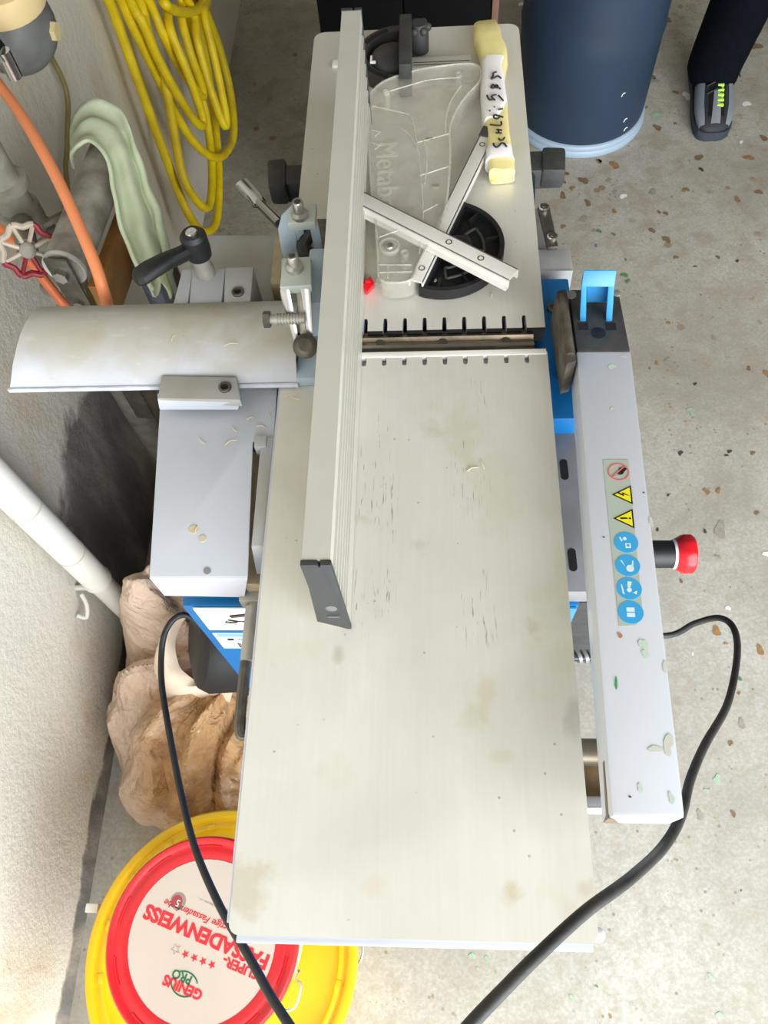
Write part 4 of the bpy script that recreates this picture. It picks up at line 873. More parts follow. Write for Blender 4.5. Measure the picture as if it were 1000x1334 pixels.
# ------------------------------------------------------------------ dust sack
def sack():
    c = Vector((-0.262, 0.352, 0)); NA, NR = 180, 90; rows = []
    FOLD = [(1.0,0.25,7.0,0.1,0.024), (0.7,-0.7,6.0,0.45,0.020), (0.3,1.0,4.6,0.7,0.018), (0.9,0.5,12.0,0.2,0.012), (-0.5,0.9,15.0,0.33,0.008), (1.0,-0.2,22.0,0.6,0.004)]
    for j in range(NR+1):
        rho = j/NR; row = []
        for i in range(NA):
            a = 2*PI*i/NA; ca, sa = math.cos(a), math.sin(a)
            rx = 0.165 if ca > 0 else 0.158; ry = 0.225 if sa > 0 else 0.225
            e = (abs(ca)**2.6+abs(sa)**2.6)**(-1/2.6)
            x, y_ = c.x+rx*e*ca*rho, c.y+ry*e*sa*rho
            h = 0.24*(1-rho**2.6)**0.6
            h += 0.20*math.exp(-(((x+0.285)/0.075)**2+((y_-0.475)/0.055)**2))*(1-rho**8)
            h += 0.05*math.exp(-(((x+0.20)/0.08)**2+((y_-0.28)/0.10)**2))
            hx, hy = x+0.150, y_-0.400
            dist = math.hypot(hx, hy); phi = math.atan2(hy, hx)
            wp = noise.noise(Vector((x*5, y_*5, 0.3)))*0.30+noise.noise(Vector((x*14, y_*14, 2.3)))*0.10
            u = (phi+wp)*13/(2*PI)*1.0; tri = abs((u % 1.0)*2-1)*2-1
            amp = 0.030*min(1.0, dist/0.15)
            f = amp*tri*(0.6+0.8*abs(noise.noise(Vector((math.floor(u)*3.1, 1.7, 0)))))
            u3 = (phi+wp*1.6)*29/(2*PI); f += 0.007*min(1.0, dist/0.12)*(abs((u3 % 1.0)*2-1)*2-1)
            u2 = (x*0.5+y_*1.0+wp*0.10)*11; f += 0.010*(abs((u2 % 1.0)*2-1)*2-1)*(0.5+0.5*math.sin(x*30))
            f += noise.fractal(Vector((x, y_, h))*22, 1.0, 2.0, 3)*0.006
            k = min(1.0, (1-rho)*6)
            v = Vector((x, y_, max(0.001, h+f*k)))
            v += Vector((ca, sa, 0))*(f*0.45*rho**3)
            v.x = max(v.x, XW+0.006+0.064*math.exp(-((v.y-0.497)/0.04)**2))
            row.append(v)
        rows.append(row)
    b = B(); t = bmesh.new(); V = [[t.verts.new(p) for p in r] for r in rows[1:]]; c0 = t.verts.new(rows[0][0])
    for i in range(NA): t.faces.new((c0, V[0][i], V[0][(i+1) % NA]))
    for a, d in zip(V, V[1:]):
        for i in range(NA): t.faces.new((a[i], d[i], d[(i+1) % NA], a[(i+1) % NA]))
    t.faces.new(V[-1][::-1]); bmesh.ops.recalc_face_normals(t, faces=t.faces); b.merge(t)
    return b
n = Nodes('stained_sackcloth')
base = n.ramp(n.noise(6, 6), [(0.3, (206,178,156)), (0.7, (222,199,178))])
xyz = n.sep()
br_ = n.math('ADD', n.band(xyz[1], -0.4, -0.06, 0.10), n.math('MULTIPLY', n.math('SUBTRACT', n.noise(10, 6, dist=0.8), 0.5), 2.4))
xm = n.band(xyz[0], 0.0, 0.4, 0.09)
k = n.math('MULTIPLY', n.ramp(br_, [(0.45, 0.0), (0.85, 0.9)]), xm)
base = n.mix(k, base, n.ramp(n.noise(22, 5), [(0.35, (150,104,54)), (0.65, (192,150,100))]))
spots = n.ramp(n.voronoi(60), [(0.10, 0.7), (0.2, 0.0)])
base = n.mix(n.math('MULTIPLY', spots, n.ramp(n.noise(14, 3), [(0.5, 0.0), (0.6, 1.0)])), base, (226,206,176))
rg = n.math('ABSOLUTE', n.math('SUBTRACT', n.noise(13, 3, dist=0.6), 0.5)); rg2 = n.math('ABSOLUTE', n.math('SUBTRACT', n.noise(34, 3, dist=0.4), 0.5))
n.bump(n.math('ADD', n.math('MULTIPLY', rg, -2.0), n.math('MULTIPLY', rg2, -0.7)), 0.9, 0.02)
sack_mat = n.out(base, 0.8)
sk = tag(sack().done('dust_sack', sack_mat, sharp=28), 'crumpled tan cloth dust sack with brown stains between wall and planer', 'sack')
# turned-up mouth of the sack around the hood
b = B(); rows = []
mouth = [(244,800,.38),(232,812,.36),(226,834,.34),(230,860,.32),(246,880,.30),(270,888,.285),(300,884,.275),(325,880,.27)]
for i, q in enumerate(spline([P(*m_) for m_ in mouth], 5)):
    row = []
    for j in range(7):
        t_ = j/6; w_ = 0.5+0.5*math.sin(i*0.9)
        row.append(q+Vector((-0.036*t_, -0.026*t_, 0.012*math.sin(PI*t_)-0.040*t_*t_+0.005*w_*math.sin(t_*3)))+noise.noise_vector(q*40+Vector((t_,0,0)))*0.006)
    rows.append(row)
b.grid(rows, 0.0025); b.done('sack_mouth', mat('pale_sackcloth', (226,206,184), 0.85, 0, 0.1, 30, 0.3), sk)

# ------------------------------------------------------------------ things on and by the wall
# white drain pipe
px_, py_ = -0.395, 0.497
pipe = thing('drain_pipe', 'white plastic drain pipe running down the wall behind the dust sack', 'pipe', (px_, py_, 0.0))
pvc = mat('white_pvc', (226,222,212), 0.45, 0, 0.06, 12)
b = B(); b.cyl((px_, py_, 0.0), (px_, py_, 0.30), 0.0195, n=28); b.done('lower_tube', pvc, pipe)
b = B(); b.lathe([(0.0195,0.29), (0.0235,0.292), (0.0240,0.298), (0.0225,0.302), (0.0225,1.9)], (px_, py_, 0), n=28); b.done('upper_tube', pvc, pipe)
for zz in (0.40, 0.55):
    b = B(); b.lathe([(0.0226,0), (0.0232,0.001), (0.0232,0.003), (0.0226,0.004)], (px_, py_, zz), n=28); b.done('joint_ring', mat('pvc_joint', (196,188,166), 0.6), pipe)
b = B(); b.box(XW, px_, py_-0.012, py_-0.006, 0.275, 0.285, 0.001); b.tube([(XW+0.004,py_-0.05,0.262), (XW+0.018,py_-0.052,0.258), (XW+0.02,py_-0.035,0.27), (XW+0.012,py_-0.02,0.28)], 0.0035, 8, 4); b.done('wall_clip', pvc, pipe)

# grey valve pipe with handwheel
vx, vy = -0.375, 0.815
vp = thing('valve_pipe', 'dusty grey vertical water pipe with couplings and a red handwheel valve', 'pipe', (vx, vy, 0.0))
vg = mat('dusty_grey_pipe', (158,153,140), 0.7, 0.1, 0, 25, 0.4, 90, col2=(116,112,102))
b = B(); b.cyl((vx, vy, 0), (vx, vy, 1.5), 0.0225, n=26); b.done('riser', vg, vp)
for zz, r, h in ((0.715, 0.032, 0.018), (0.745, 0.028, 0.03), (0.80, 0.031, 0.014), (0.62, 0.03, 0.02)):
    b = B(); b.lathe([(r-.006,0), (r,0.003), (r,h-.003), (r-.006,h)], (vx, vy, zz), n=26); b.done('coupling', vg, vp)
b = B(); q = P(118,262,.70); b.tube([(vx+0.02,vy,0.74), (vx+0.035,vy+0.02,0.735), (q.x,q.y,0.70), (q.x-0.01,q.y+0.02,0.695)], 0.005, 8, 5); b.done('bracket_arm', vg, vp)
wc = PX(36, 326, -0.325); dv = (CAM-wc).normalized(); dv = (dv+Vector((0.2,-0.2,0.1))).normalized()
b = B(); b.cyl((vx, vy, wc.z-0.04), wc-dv*0.006, 0.013, n=18); b.done('valve_stem', vg, vp)
q3 = dv.to_track_quat('Z', 'Y').to_matrix()
def wl(x, y_, z_=0.0): return wc+q3 @ Vector((x, y_, z_))
rw = mat('worn_red_paint', (150,26,42), 0.45, 0, 0.25, 60); pale_iron = mat('pale_worn_iron', (196,182,164), 0.6, 0, 0.25, 60)
hb = B(); hb.lathe([(0.0095,-0.006), (0.0095,0.004), (0.007,0.007), (0.004,0.008)], wc, dv, 16); hw = hb.done('handwheel', vg, vp)
for k in range(8):
    aa = [k*PI/4+i*PI/24 for i in range(7)]; red_ = k in (0, 4, 5, 6)
    b = B(); b.tube([wl(0.0285*(1+0.08*math.cos(8*a))*math.cos(a), 0.0285*(1+0.08*math.cos(8*a))*math.sin(a)) for a in aa], 0.0038, 8, 1); b.done('rim_segment', rw if red_ else pale_iron, hw)
    a = k*PI/4; b = B(); b.tube([wl(0.008*math.cos(a), 0.008*math.sin(a)), wl(0.0300*math.cos(a), 0.0300*math.sin(a))], 0.0028, 6, 1); b.done('spoke', rw if k in (5, 6) else pale_iron, hw)

# round grey valve body high on the wall
wb = PX(13, 33, -0.335)
vb = thing('pressure_regulator', 'round dark grey pressure regulator with tan cap high on the left wall', 'regulator', (wb.x, wb.y, wb.z-0.06))
gdk = mat('dark_grey_casting', (104,104,102), 0.6, 0.1, 0, 20, 0.3, 90, col2=(82,82,80))
b = B(); b.ball(wb, 0.052, 32, sc=(1,1,1.02)); b.done('casting', gdk, vb)
b = B(); b.lathe([(0.040,0.030), (0.052,0.032), (0.053,0.040), (0.050,0.060), (0.035,0.065)], wb, (0.12,-0.1,1), 32); b.done('tan_cap', mat('tan_cap', (198,176,128), 0.6, 0, 0.1, 20), vb)
lugp = wb+CR*0.048-CU*0.006
b = B(); b.cyl(wb, lugp, 0.009, n=14); b.done('lug', mat('grey_lug', (176,168,150), 0.6), vb)
b = B(); b.cyl(lugp, lugp+(lugp-wb).normalized()*0.008, 0.011, n=6); b.done('lug_nut', mat('tan_nut', (186,170,124), 0.6), vb)
b = B(); b.cyl(wb, (XW+0.001, wb.y+0.02, wb.z), 0.02, n=16); b.done('wall_stub', vg, vb)
q = PX(3, 66, -0.30); b = B(); b.cyl(q-Vector((0.02,0,0.005)), q, 0.012, n=6); b.cyl(q-Vector((0.0,0,0.03)), q, 0.008, n=12); b.done('chrome_fitting', chrome, vb)
b = B(); q = PX(47, 2, -0.33); b.tube([q+Vector((-0.006,0,0.01)), q, q+Vector((0.004,0,-0.006))], 0.005, 8, 3); b.done('blue_tie', bluel, vb)
olive = mat('olive_cable', (142,130,78), 0.6, 0, 0.2, 30)
xc = XW+0.011
cable('thin_cable', [PX(45,-20,xc+.08), PX(55,8,xc+.07), PX(62,25,xc+.04), PX(62,48,xc+.02), PX(66,72,xc), PX(80,100,xc), PX(88,128,xc), PX(88,165,xc), PX(87,200,xc), PX(86,225,xc), PX(96,300,xc), PX(112,370,xc), PX(135,425,xc), PX(150,450,xc-.01)], 0.0042, olive, 'thin olive cable running down the wall from the round regulator', n=8)

# orange hoses
orange = mat('orange_hose', (246,150,98), 0.45, 0, 0.08, 20)
cable('orange_hose', [P(-60,20,.90), P(-20,85,.885), P(0,112,.88), P(35,162,.875), P(72,228,.87), P(100,288,.862), P(124,345,.85), P(138,390,.82), P(150,425,.76), P(190,468,.68), P(232,540,.55), P(250,600,.40), P(258,660,.20), P(256,680,.03), P(252,640,.008)], 0.0066, orange, 'orange hose looping down across the metal roller', 'hose')
cable('orange_hose', [P(-30,258,.775), P(-12,280,.765), P(10,306,.75), P(40,342,.72), P(66,375,.69), P(94,405,.65), P(150,438,.53), P(215,480,.45), P(246,560,.33), P(250,620,.18), P(246,650,.03), P(242,610,.008)], 0.0066, mat('orange_hose_dark', (226,120,70), 0.45, 0, 0.1, 20), 'orange hose passing behind the red handwheel', 'hose')

# roller stand
rA, rB = P(84, 350, .80), P(149, 186, .80)
rs = thing('roller_stand', 'roller support stand with grey steel roller and brown wooden crossbar', 'roller stand', ((rA.x+rB.x)/2, (rA.y+rB.y)/2, 0))
b = B(); dd = (rB-rA).normalized()
b.lathe([(0.0215,-0.0005), (0.0215,0.010), (0.0243,0.010), (0.0250,0.0), (0.0250,(rB-rA).length), (0.02,(rB-rA).length+.001)], rA, dd, 36); rol = b.done('roller', mat('scuffed_roller', (184,181,172), 0.4, 0.3, 0, 30, 0.1, 120, col2=(128,122,112)), rs, 40)
b = B(); b.lathe([(0.0235,0.0), (0.0252,-0.001), (0.0256,0.0015), (0.0252,0.004)], rA, dd, 36); b.done('roller_lip', alu, rol)
sdv = dd.cross(Vector((0,0,1))).normalized()
for e_, sg in ((rA, -1), (rB, 1)):
    c = e_+dd*sg*0.005; b = B()
    b.hexa([c+sdv*s_*0.014+dd*sg*t_+Vector((0,0,z_)) for z_ in (-0.30, 0.022) for (s_, t_) in ((-1,0),(1,0),(1,0.004),(-1,0.004))], 0.001); bk = b.done('end_bracket', dsteel, rs)
    b = B(); b.cyl(c-dd*sg*0.004, c+dd*sg*0.011, 0.0085, n=6); b.done('hex_bolt', chrome, bk)
    b = B(); b.cyl(c+Vector((0,0,-0.05)), c+Vector((0,0,-0.05))+dd*sg*0.008, 0.0062, n=6); b.done('hex_bolt', steel, bk)
b = B(); c0, c1 = rA+sdv*0.026, rB+sdv*0.026
b.hexa([c+sdv*o_+Vector((0,0,z_)) for z_ in (-0.090, -0.028) for (c, o_) in ((c0,-0.010),(c0,0.006),(c0.lerp(c1,.8),0.006),(c0.lerp(c1,.8),-0.010))], 0.002); b.done('crossbar', wood, rs)
mid = rA.lerp(rB,.42)+sdv*0.050
blue_st = mat('blue_grey_steel', (104,112,128), 0.35, 0.5, 0.3, 30)
b = B(); b.hexa([Vector((mid.x+sx*0.012, mid.y+sy*0.02, z_)) for z_ in (0.03, 0.735) for (sx, sy) in ((-1,-1),(1,-1),(1,1),(-1,1))], 0.002); b.done('post', blue_st, rs)
b = B(); b.box(mid.x-0.10, mid.x+0.03, mid.y-0.03, mid.y+0.03, 0.0, 0.03, 0.004); b.box(mid.x-0.02, mid.x+0.02, mid.y-0.12, mid.y+0.18, 0.0, 0.03, 0.004); b.done('base', blue_st, rs)

# green cloth draped over the roller
FR = [(97,222,.775),(95,208,.80),(103,197,.822),(118,192,.829),(135,206,.828),(146,228,.822),(152,258,.812),(158,290,.80),(168,322,.785),(182,352,.77),(198,380,.75),(204,388,.74)]
BK = [(92,192,.775),(94,168,.80),(108,142,.822),(130,134,.830),(154,142,.829),(170,162,.825),(182,196,.815),(196,232,.80),(210,268,.785),(222,304,.77),(228,340,.75),(224,372,.74)]
cl = []
N1, N2 = 12, 16
A_ = spline([P(*q) for q in FR], 5); D_ = spline([P(*q) for q in BK], 5)
for i, (p, q) in enumerate(zip(A_, D_)):
    t_ = i/(len(A_)-1); row = []
    for j in range(N2+1):
        s_ = j/N2; v = p.lerp(q, s_)
        v.z += 0.0035+0.010*math.sin(s_*13+t_*3.0)*(0.15+t_)+0.008*t_*math.sin(s_*5+1)
        v.x += 0.006*t_*math.cos(s_*9+2*t_)
        v += noise.noise_vector(v*30)*0.004*(0.3+t_)
        row.append(v)
    cl.append(row)
b = B(); b.grid(cl, 0.003)
cloth = tag(b.done('cloth', mat('pale_green_cloth', (214,224,194), 0.85, 0, 0, 25, 0.3, 120, col2=(196,207,176)), sharp=180), 'pale green rag draped over the metal roller', 'cloth')
b = B(); b.tube([r[0]+Vector((0,0,0.001)) for r in cl[::3]], 0.0024, 8, 3); b.done('hem', mat('hem_green', (208,222,188), 0.85), cloth)

# coil of yellow cable hanging on the wall
def yc(px, py, x): return PX(px, py, x)
hook = Vector((-0.39, 1.40, 0.98))
strands = [
 [(137,-10,-.40),(160,50,-.40),(185,120,-.395),(212,195,-.39),(240,268,-.38),(262,301,-.35),(281,290,-.33),(285,235,-.33),(281,170,-.34),(270,90,-.35),(255,20,-.36),(245,-20,-.37)],
 [(152,-10,-.395),(178,45,-.39),(208,105,-.38),(240,168,-.365),(268,200,-.34),(290,203,-.32),(304,175,-.315),(300,120,-.32),(285,60,-.33),(268,15,-.34),(258,-20,-.35)],
 [(176,-10,-.385),(192,40,-.38),(215,110,-.37),(228,180,-.365),(240,235,-.36),(262,268,-.345),(274,262,-.335),(275,200,-.34),(262,120,-.35),(245,50,-.36),(232,-20,-.37)],
 [(188,-10,-.375),(212,45,-.365),(236,90,-.355),(260,124,-.34),(264,116,-.335),(248,70,-.34),(236,25,-.35),(228,-20,-.36)],
 [(165,-10,-.38),(186,30,-.37),(205,75,-.365),(232,125,-.35),(258,162,-.335),(264,154,-.33),(246,100,-.335),(222,40,-.35),(208,-20,-.36)],
 [(205,-20,-.355),(214,4,-.345),(236,16,-.34),(258,12,-.335),(266,-6,-.335),(262,-20,-.34)],
 [(240,-10,-.345),(256,50,-.335),(272,110,-.325),(291,162,-.31),(294,150,-.305),(280,80,-.315),(266,20,-.325),(262,-20,-.33)],
]
path = []
rr = random.Random(2)
for k, st in enumerate(strands):
    seg = [yc(*q) for q in st]
    path += [hook+Vector((0.02*k*0.3, -0.06+0.01*k, -0.03+0.008*k))] + seg + [hook+Vector((0.03+0.006*k, 0.05-0.006*k, 0.03*math.sin(k)))]
b = B(); b.tube(path, 0.0092, 10, 5)
hose = tag(b.done('yellow_cable_coil', yellowc, sharp=80), 'coil of yellow extension cable hanging on the wall', 'cable')
b = B(); b.tube([(XW+0.001,1.40,0.94), (XW+0.05,1.40,0.93), (XW+0.085,1.40,0.94), (XW+0.09,1.40,0.99)], 0.006, 10, 5)
tag(b.done('wall_hook', dsteel), 'steel wall hook carrying the yellow cable coil', 'hook')

# ------------------------------------------------------------------ background: barrel, cabinet, person
bx, by = 0.546, 1.966
ba = thing('barrel', 'dark blue plastic barrel with pale blue foot ring behind the planer', 'barrel', (bx, by, 0))
nav = mat('barrel_blue', (36,53,74), 0.5, 0, 0.12, 8, 0.1, 60)
b = B(); b.lathe([(0.160,0.02), (0.166,0.03), (0.168,0.05), (0.170,0.25), (0.173,0.27), (0.170,0.29), (0.172,0.55), (0.176,0.57), (0.172,0.59), (0.170,0.70), (0.15,0.73), (0.05,0.735)], (bx, by, 0), n=64); bb = b.done('drum', nav, ba, 40)
b = B(); b.lathe([(0.165,0.0), (0.1735,0.001), (0.1750,0.006), (0.1750,0.014), (0.1720,0.018), (0.1740,0.022), (0.1730,0.030), (0.168,0.034)], (bx, by, 0), n=64); b.done('foot_ring', mat('pale_blue_ring', (156,174,190), 0.45), ba, 50)
b = B(); b.lathe([(0.172,0.66), (0.178,0.664), (0.178,0.69), (0.172,0.694)], (bx, by, 0), n=64); b.done('clamp_band', galv, ba)
b = B()
for k, (a, z0) in enumerate(((-1.15,0.16), (-1.0,0.08), (-1.35,0.27), (-0.95,0.05))):
    b = B(); p = Vector((bx+0.1702*math.cos(a), by+0.1702*math.sin(a), z0)); b.tube([p, p+Vector((0.003,0.002,0.006)), p+Vector((0.008,0.004,0.008))], 0.0012, 6, 3); b.done('paint_scuff', white, bb)

cbx = thing('cabinet', 'black cabinet with a brown edge standing behind the far end of the planer', 'cabinet', (0.11, 1.65, 0))
blk = mat('matt_black_board', (8,8,9), 0.8, 0, 0.2, 10, spec=0.1)
b = B(); b.box(-0.046, 0.262, 1.455, 1.85, 0.0, 0.88, 0.002); b.done('carcass', blk, cbx)
for x0, x1 in ((-0.044, 0.106), (0.108, 0.260)):
    b = B(); b.box(x0, x1, 1.442, 1.4545, 0.06, 0.86, 0.0015); d_ = b.done('door', blk, cbx)
    b = B(); hx = 0.098 if x0 < 0 else 0.118; b.cyl((hx, 1.430, 0.70), (hx, 1.442, 0.70), 0.008, n=14); b.done('knob', dsteel, d_)
b = B(); b.box(0.2622, 0.274, 1.442, 1.85, 0.0, 0.88, 0.001); b.done('edge_board', mat('brown_edging', (112,78,60), 0.6, 0, 0.2, 20), cbx)

# person: trouser legs and trainers
pe = thing('person', 'person in dark navy trousers and grey-black trainer standing beside the barrel', 'person', (0.90, 1.98, 0))
trm = mat('navy_trouser_cloth', (9,13,21), 0.9, 0, 0.3, 60, 0.3, 200, spec=0.1)
def trousers():
    b = B()
    rings = []
    prof = [(0.055,0.066,0.075,0.895,2.035), (0.075,0.070,0.082,0.896,2.036), (0.14,0.071,0.083,0.905,2.040), (0.25,0.074,0.086,0.918,2.045), (0.36,0.079,0.090,0.928,2.050), (0.48,0.084,0.094,0.936,2.048), (0.60,0.090,0.100,0.944,2.052), (0.72,0.098,0.108,0.955,2.062), (0.82,0.105,0.115,0.966,2.070)]
    V = []
    for sgn in (1, -1):
        rings = []
        for z_, rx, ry, cx, cyy in prof:
            cx2 = cx if sgn == 1 else 2*1.07-cx
            ring = []
            for k in range(24):
                a = 2*PI*k/24; v = Vector((cx2+rx*math.cos(a), cyy+ry*math.sin(a), z_))
                f = noise.noise(Vector((v.x*9, v.y*9, z_*22)))*0.007; v += Vector((math.cos(a), math.sin(a), 0))*f
                if z_ < 0.06: v.z += 0.012*math.sin(a)
                ring.append(v)
            rings.append(ring)
        b.loft(rings)
    hips = []
    for z_, rx, ry in ((0.76,0.17,0.10), (0.82,0.205,0.122), (0.90,0.205,0.13), (0.98,0.185,0.12), (1.02,0.175,0.115)):
        hips.append([Vector((1.07+rx*math.cos(2*PI*k/32), 2.072+ry*math.sin(2*PI*k/32), z_)) for k in range(32)])
    b.loft(hips)
    o = b.done('trousers', trm, pe, 60)
    md = o.modifiers.new('r', 'REMESH'); md.mode = 'VOXEL'; md.voxel_size = 0.009; md.use_smooth_shade = True
    bpy.context.view_layer.update()
    me = bpy.data.meshes.new_from_object(o.evaluated_get(bpy.context.evaluated_depsgraph_get()))
    o.modifiers.clear(); old = o.data; o.data = me; bpy.data.meshes.remove(old); me.name = 'trousers'
    return o
trousers()
def shoe(cx, heel_y, toe_y, tilt):
    """trainer pointing towards -y"""
    ln = heel_y-toe_y
    sec = [(0.00,0.012,0.030,0.014), (0.012,0.025,0.036,0.02), (0.04,0.036,0.042,0.026), (0.10,0.043,0.052,0.034), (0.22,0.048,0.062,0.046), (0.36,0.048,0.074,0.058), (0.50,0.045,0.088,0.072), (0.64,0.042,0.100,0.084), (0.80,0.041,0.104,0.088), (0.93,0.038,0.098,0.082), (1.0,0.026,0.085,0.06)]
    def X(t_, w_): return cx+0.006*math.sin(t_*3)+w_+tilt*(t_-0.3)
    b = B(); rings = []
    for t_, wd, top, md in sec:
        y_ = toe_y+ln*t_; ring = []
        for k in range(20):
            a = 2*PI*k/20; ca, sa = math.cos(a), math.sin(a)
            ring.append(Vector((X(t_, wd*math.copysign(abs(ca)**0.75, ca)*(1-0.35*max(0, sa)**2)), y_, 0.018+(top-0.018)*0.5+(top-0.018)*0.5*math.copysign(abs(sa)**0.8, sa))))
        rings.append(ring)
    b.loft(rings); up = b.done('shoe', mat('trainer_dark', (40,44,48), 0.7, 0, 0.2, 60, 0.2), pe, 60)
    b = B(); rings = []
    for t_, wd, top, md in sec:
        y_ = toe_y-0.004+(ln+0.008)*t_
        rings.append([Vector((X(t_, (wd+0.004)*s_), y_, z_)) for s_, z_ in ((-0.95,0.001), (-1.0,0.012), (-0.98,0.026), (0.98,0.026), (1.0,0.012), (0.95,0.001))])
    b.loft(rings); b.done('sole', mat('trainer_sole', (52,58,68), 0.7), up)
    g = mat('trainer_grey', (128,132,138), 0.7, 0, 0.1, 60)
    for sd in (-1, 1):     # grey side panels and toe strip
        b = B(); rows = []
        for t_, wd, top, md in sec[2:8]:
            y_ = toe_y+ln*t_; row = []
            for k in range(7):
                a = -0.15+k*0.16*(1 if t_ > 0.08 else 0.9); ca, sa = math.cos(a), math.sin(a)
                row.append(Vector((X(t_, sd*(wd*abs(ca)**0.75*(1-0.35*max(0, sa)**2)+0.0014)), y_, 0.019+(top-0.018)*0.5+(top-0.018)*0.5*math.copysign(abs(sa)**0.8, sa))))
            rows.append(row)
        b.grid(rows, 0.001); b.done('side_panel', g, up)
    b = B(); rows = []
    for t_, wd, top, md in sec[2:6]:
        y_ = toe_y+ln*t_; rows.append([Vector((X(t_, w_*(0.012-0.012*t_)), y_, top+0.0016-0.002*abs(w_))) for w_ in (-1,-0.5,0,0.5,1)])
    b.grid(rows, 0.001); b.done('toe_strip', g, up)
    b = B(); rows = []
    for t_, wd, top, md in sec[3:8]:
        y_ = toe_y+ln*t_; rows.append([Vector((X(t_, w_*0.020), y_, top+0.001-0.004*abs(w_))) for w_ in (-1,-0.5,0,0.5,1)])
    b.grid(rows, 0.0012); b.done('tongue', black, up)
    lime = mat('lime_print', (190,246,90), 0.5)
    b = B(); t0 = 0.36
    for k in range(5):
        t_ = 0.20+k*0.048; y_ = toe_y+ln*t_; zz = 0.062+0.085*(t_-0.20)
        x_ = X(t_, 0.010); b.box(x_-0.010, x_+0.006, y_-0.0045, y_+0.0035, zz-0.012, zz+0.002, 0.001)
        if k < 4: b.box(x_+(0.001 if k % 2 else -0.009), x_+(0.005 if k % 2 else -0.005), y_, y_+0.0145, zz-0.012, zz+0.002, 0.001)
    b.done('lime_lettering', lime, up)
    for k in range(4):
        t_ = 0.32+k*0.07; y_ = toe_y+ln*t_; zz = 0.070+0.11*(t_-0.32)+0.004; b = B()
        b.tube([Vector((X(t_, -0.026), y_, zz-0.006)), Vector((X(t_, 0), y_+0.006, zz+0.003)), Vector((X(t_, 0.026), y_+0.012, zz-0.006))], 0.0022, 8, 4); b.done('lace', black, up)
    b = B(); b.tube([Vector((X(0.55,0.03), toe_y+ln*.55, 0.09)), Vector((X(0.55,0.05), toe_y+ln*.57, 0.085)), Vector((X(0.55,0.062), toe_y+ln*.52, 0.07))], 0.0022, 8, 5); b.done('lace_loop', black, up)
shoe(0.885, 2.130, 1.842, 0.02); shoe(1.245, 2.135, 1.846, -0.02)

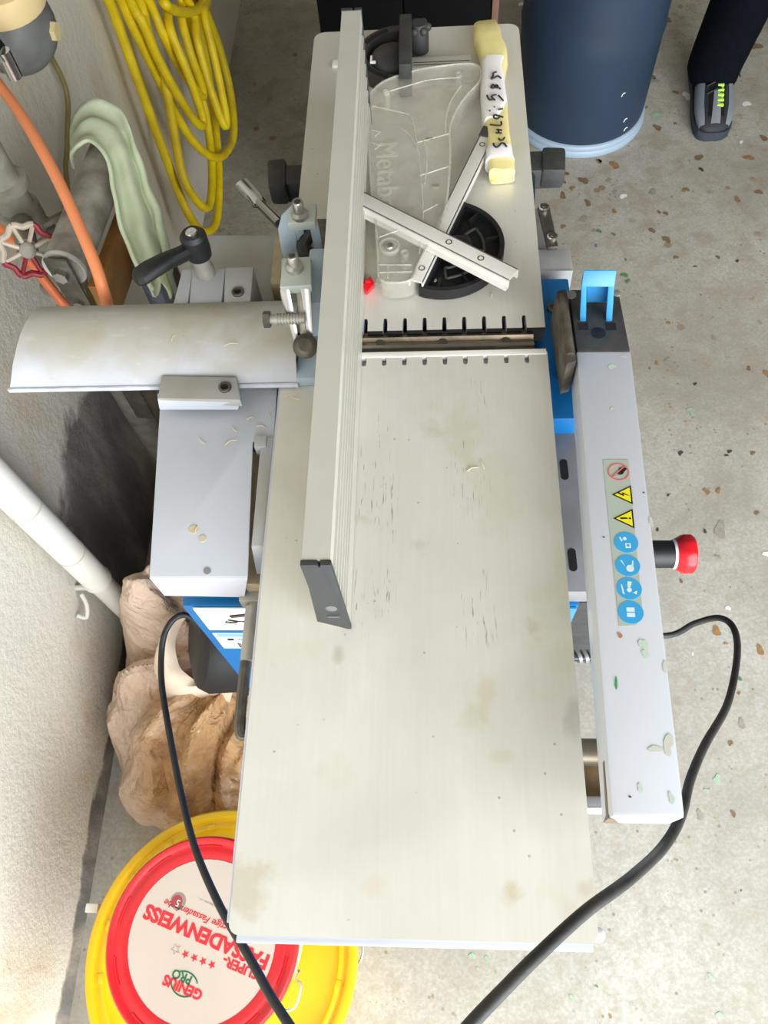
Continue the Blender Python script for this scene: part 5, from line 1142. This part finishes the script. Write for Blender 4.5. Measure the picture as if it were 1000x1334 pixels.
# ------------------------------------------------------------------ paint spots and debris on the floor, shavings on the machine
SPOT = [mat('spot_brown', (138,112,84), 0.6, 0, 0.3, 90), mat('spot_rust', (162,126,82), 0.6, 0, 0.3, 90), mat('spot_green', (92,146,98), 0.6, 0, 0.3, 90), mat('spot_pale_green', (164,188,160), 0.6, 0, 0.2, 90), mat('spot_white', (232,230,226), 0.6), mat('spot_black', (70,68,66), 0.6), mat('spot_grey', (162,154,142), 0.6, 0, 0.2, 90), mat('spot_blue', (96,122,168), 0.6)]
fixed = [(856,166,8,0),(910,205,9,0),(893,247,7,1),(736,226,8,0),(733,255,7,0),(760,235,10,0),(793,235,7,6),(745,245,6,1),(800,275,5,1),(801,318,0,2),(780,301,5,2),(799,305,4,2),(849,300,6,0),(868,312,8,0),(858,276,4,0),(733,295,5,1),(760,285,9,6),(776,320,4,7),(813,358,7,2),(817,366,5,2),(905,347,4,0),(935,335,4,0),(867,278,5,0),(735,237,4,0),(855,473,4,1),(846,480,3,1),(870,470,9,6),(980,590,5,0),(985,668,5,0),(886,590,5,5),(950,588,5,5),(899,534,7,3),(902,540,6,3),(935,639,6,1),(946,593,4,5),(938,690,14,6),(920,640,7,1),(918,692,4,5),(887,757,4,0),(935,725,6,6),(856,690,4,5),(933,822,10,1),(945,838,4,1),(962,884,6,2),(962,903,4,0),(951,968,5,0),(966,943,8,6),(955,1060,5,0),(912,1062,8,6),(934,1015,9,3),(920,1030,5,3),(990,847,8,1),(948,792,5,4),(902,852,3,4),(870,645,3,5),(925,1272,5,3),(937,1322,6,3),(615,1245,6,3),(634,1250,5,3),(622,1262,3,3),(745,1300,5,3),(777,1285,3,2),(965,1160,2,5),(895,125,9,4),(972,135,7,4),(965,185,4,4),(853,105,7,6),(855,150,9,3),(880,120,6,0),(850,100,6,0),(960,70,10,0),(985,60,10,0),(800,215,10,1),(850,250,9,6),(945,175,5,0),(840,140,5,0),(780,210,6,0),(925,250,6,6),(800,250,5,6),(960,260,6,1),(995,180,8,0),(988,250,7,0),(975,205,9,1),(880,335,5,0),(960,340,4,5),(990,420,5,6),(870,420,4,1),(930,440,6,6),(975,480,5,0),(905,500,4,5)]
rr = random.Random(11); b = B()
for (px, py, r, mi) in fixed:
    if r <= 0: continue
    p = P(px, py, 0.0008); p.z = 0.0008; sc_ = (CAM-p).length/FPX
    blot(b, p, Vector((1,0,0)), Vector((0,1,0)), r*sc_*0.62, rr, mi, 18, 0.8+0.6*rr.random())
for k in range(420):
    x, y_ = rr.uniform(0.36, 2.6), rr.uniform(-0.4, 2.9)
    if rr.random() > 0.35+0.35*y_: continue
    blot(b, Vector((x, y_, 0.0008)), Vector((1,0,0)), Vector((0,1,0)), rr.choice((.002,.0025,.003,.004,.006,.009)), rr, rr.choice((0,0,0,1,1,2,3,4,5,6,6,6)), 14, rr.uniform(.6,1.5))
sp = b.done('paint_spots', SPOT, floor); stuff(sp)
b = B(); rr = random.Random(21); shav = mat('pale_shaving', (222,206,168), 0.7)
spots_ = [(615,610,T),(628,605,T),(300,575,zc),(262,575,zc),(255,690,zc),(340,555,zc),(350,540,zc),(305,560,zc),(325,545,zc),(410,770,T),(413,778,T),(560,330,T),(640,385,T),(385,520,T),(375,515,T),(300,448,.855),(225,440,.855)]
for (px, py, zz) in spots_:
    p = P(px, py, zz+0.0012); a = rr.uniform(0, PI); ln = rr.uniform(0.003, 0.007); d = Vector((math.cos(a), math.sin(a), 0))
    b.tube([p-d*ln, p+Vector((0,0,0.001)), p+d*ln+Vector((d.y, -d.x, 0))*ln*0.4], 0.0005, 5, 3)
sh = b.done('wood_shavings', shav); stuff(sh); tag(sh, 'thin pale wood shavings scattered over the planer', 'shavings')
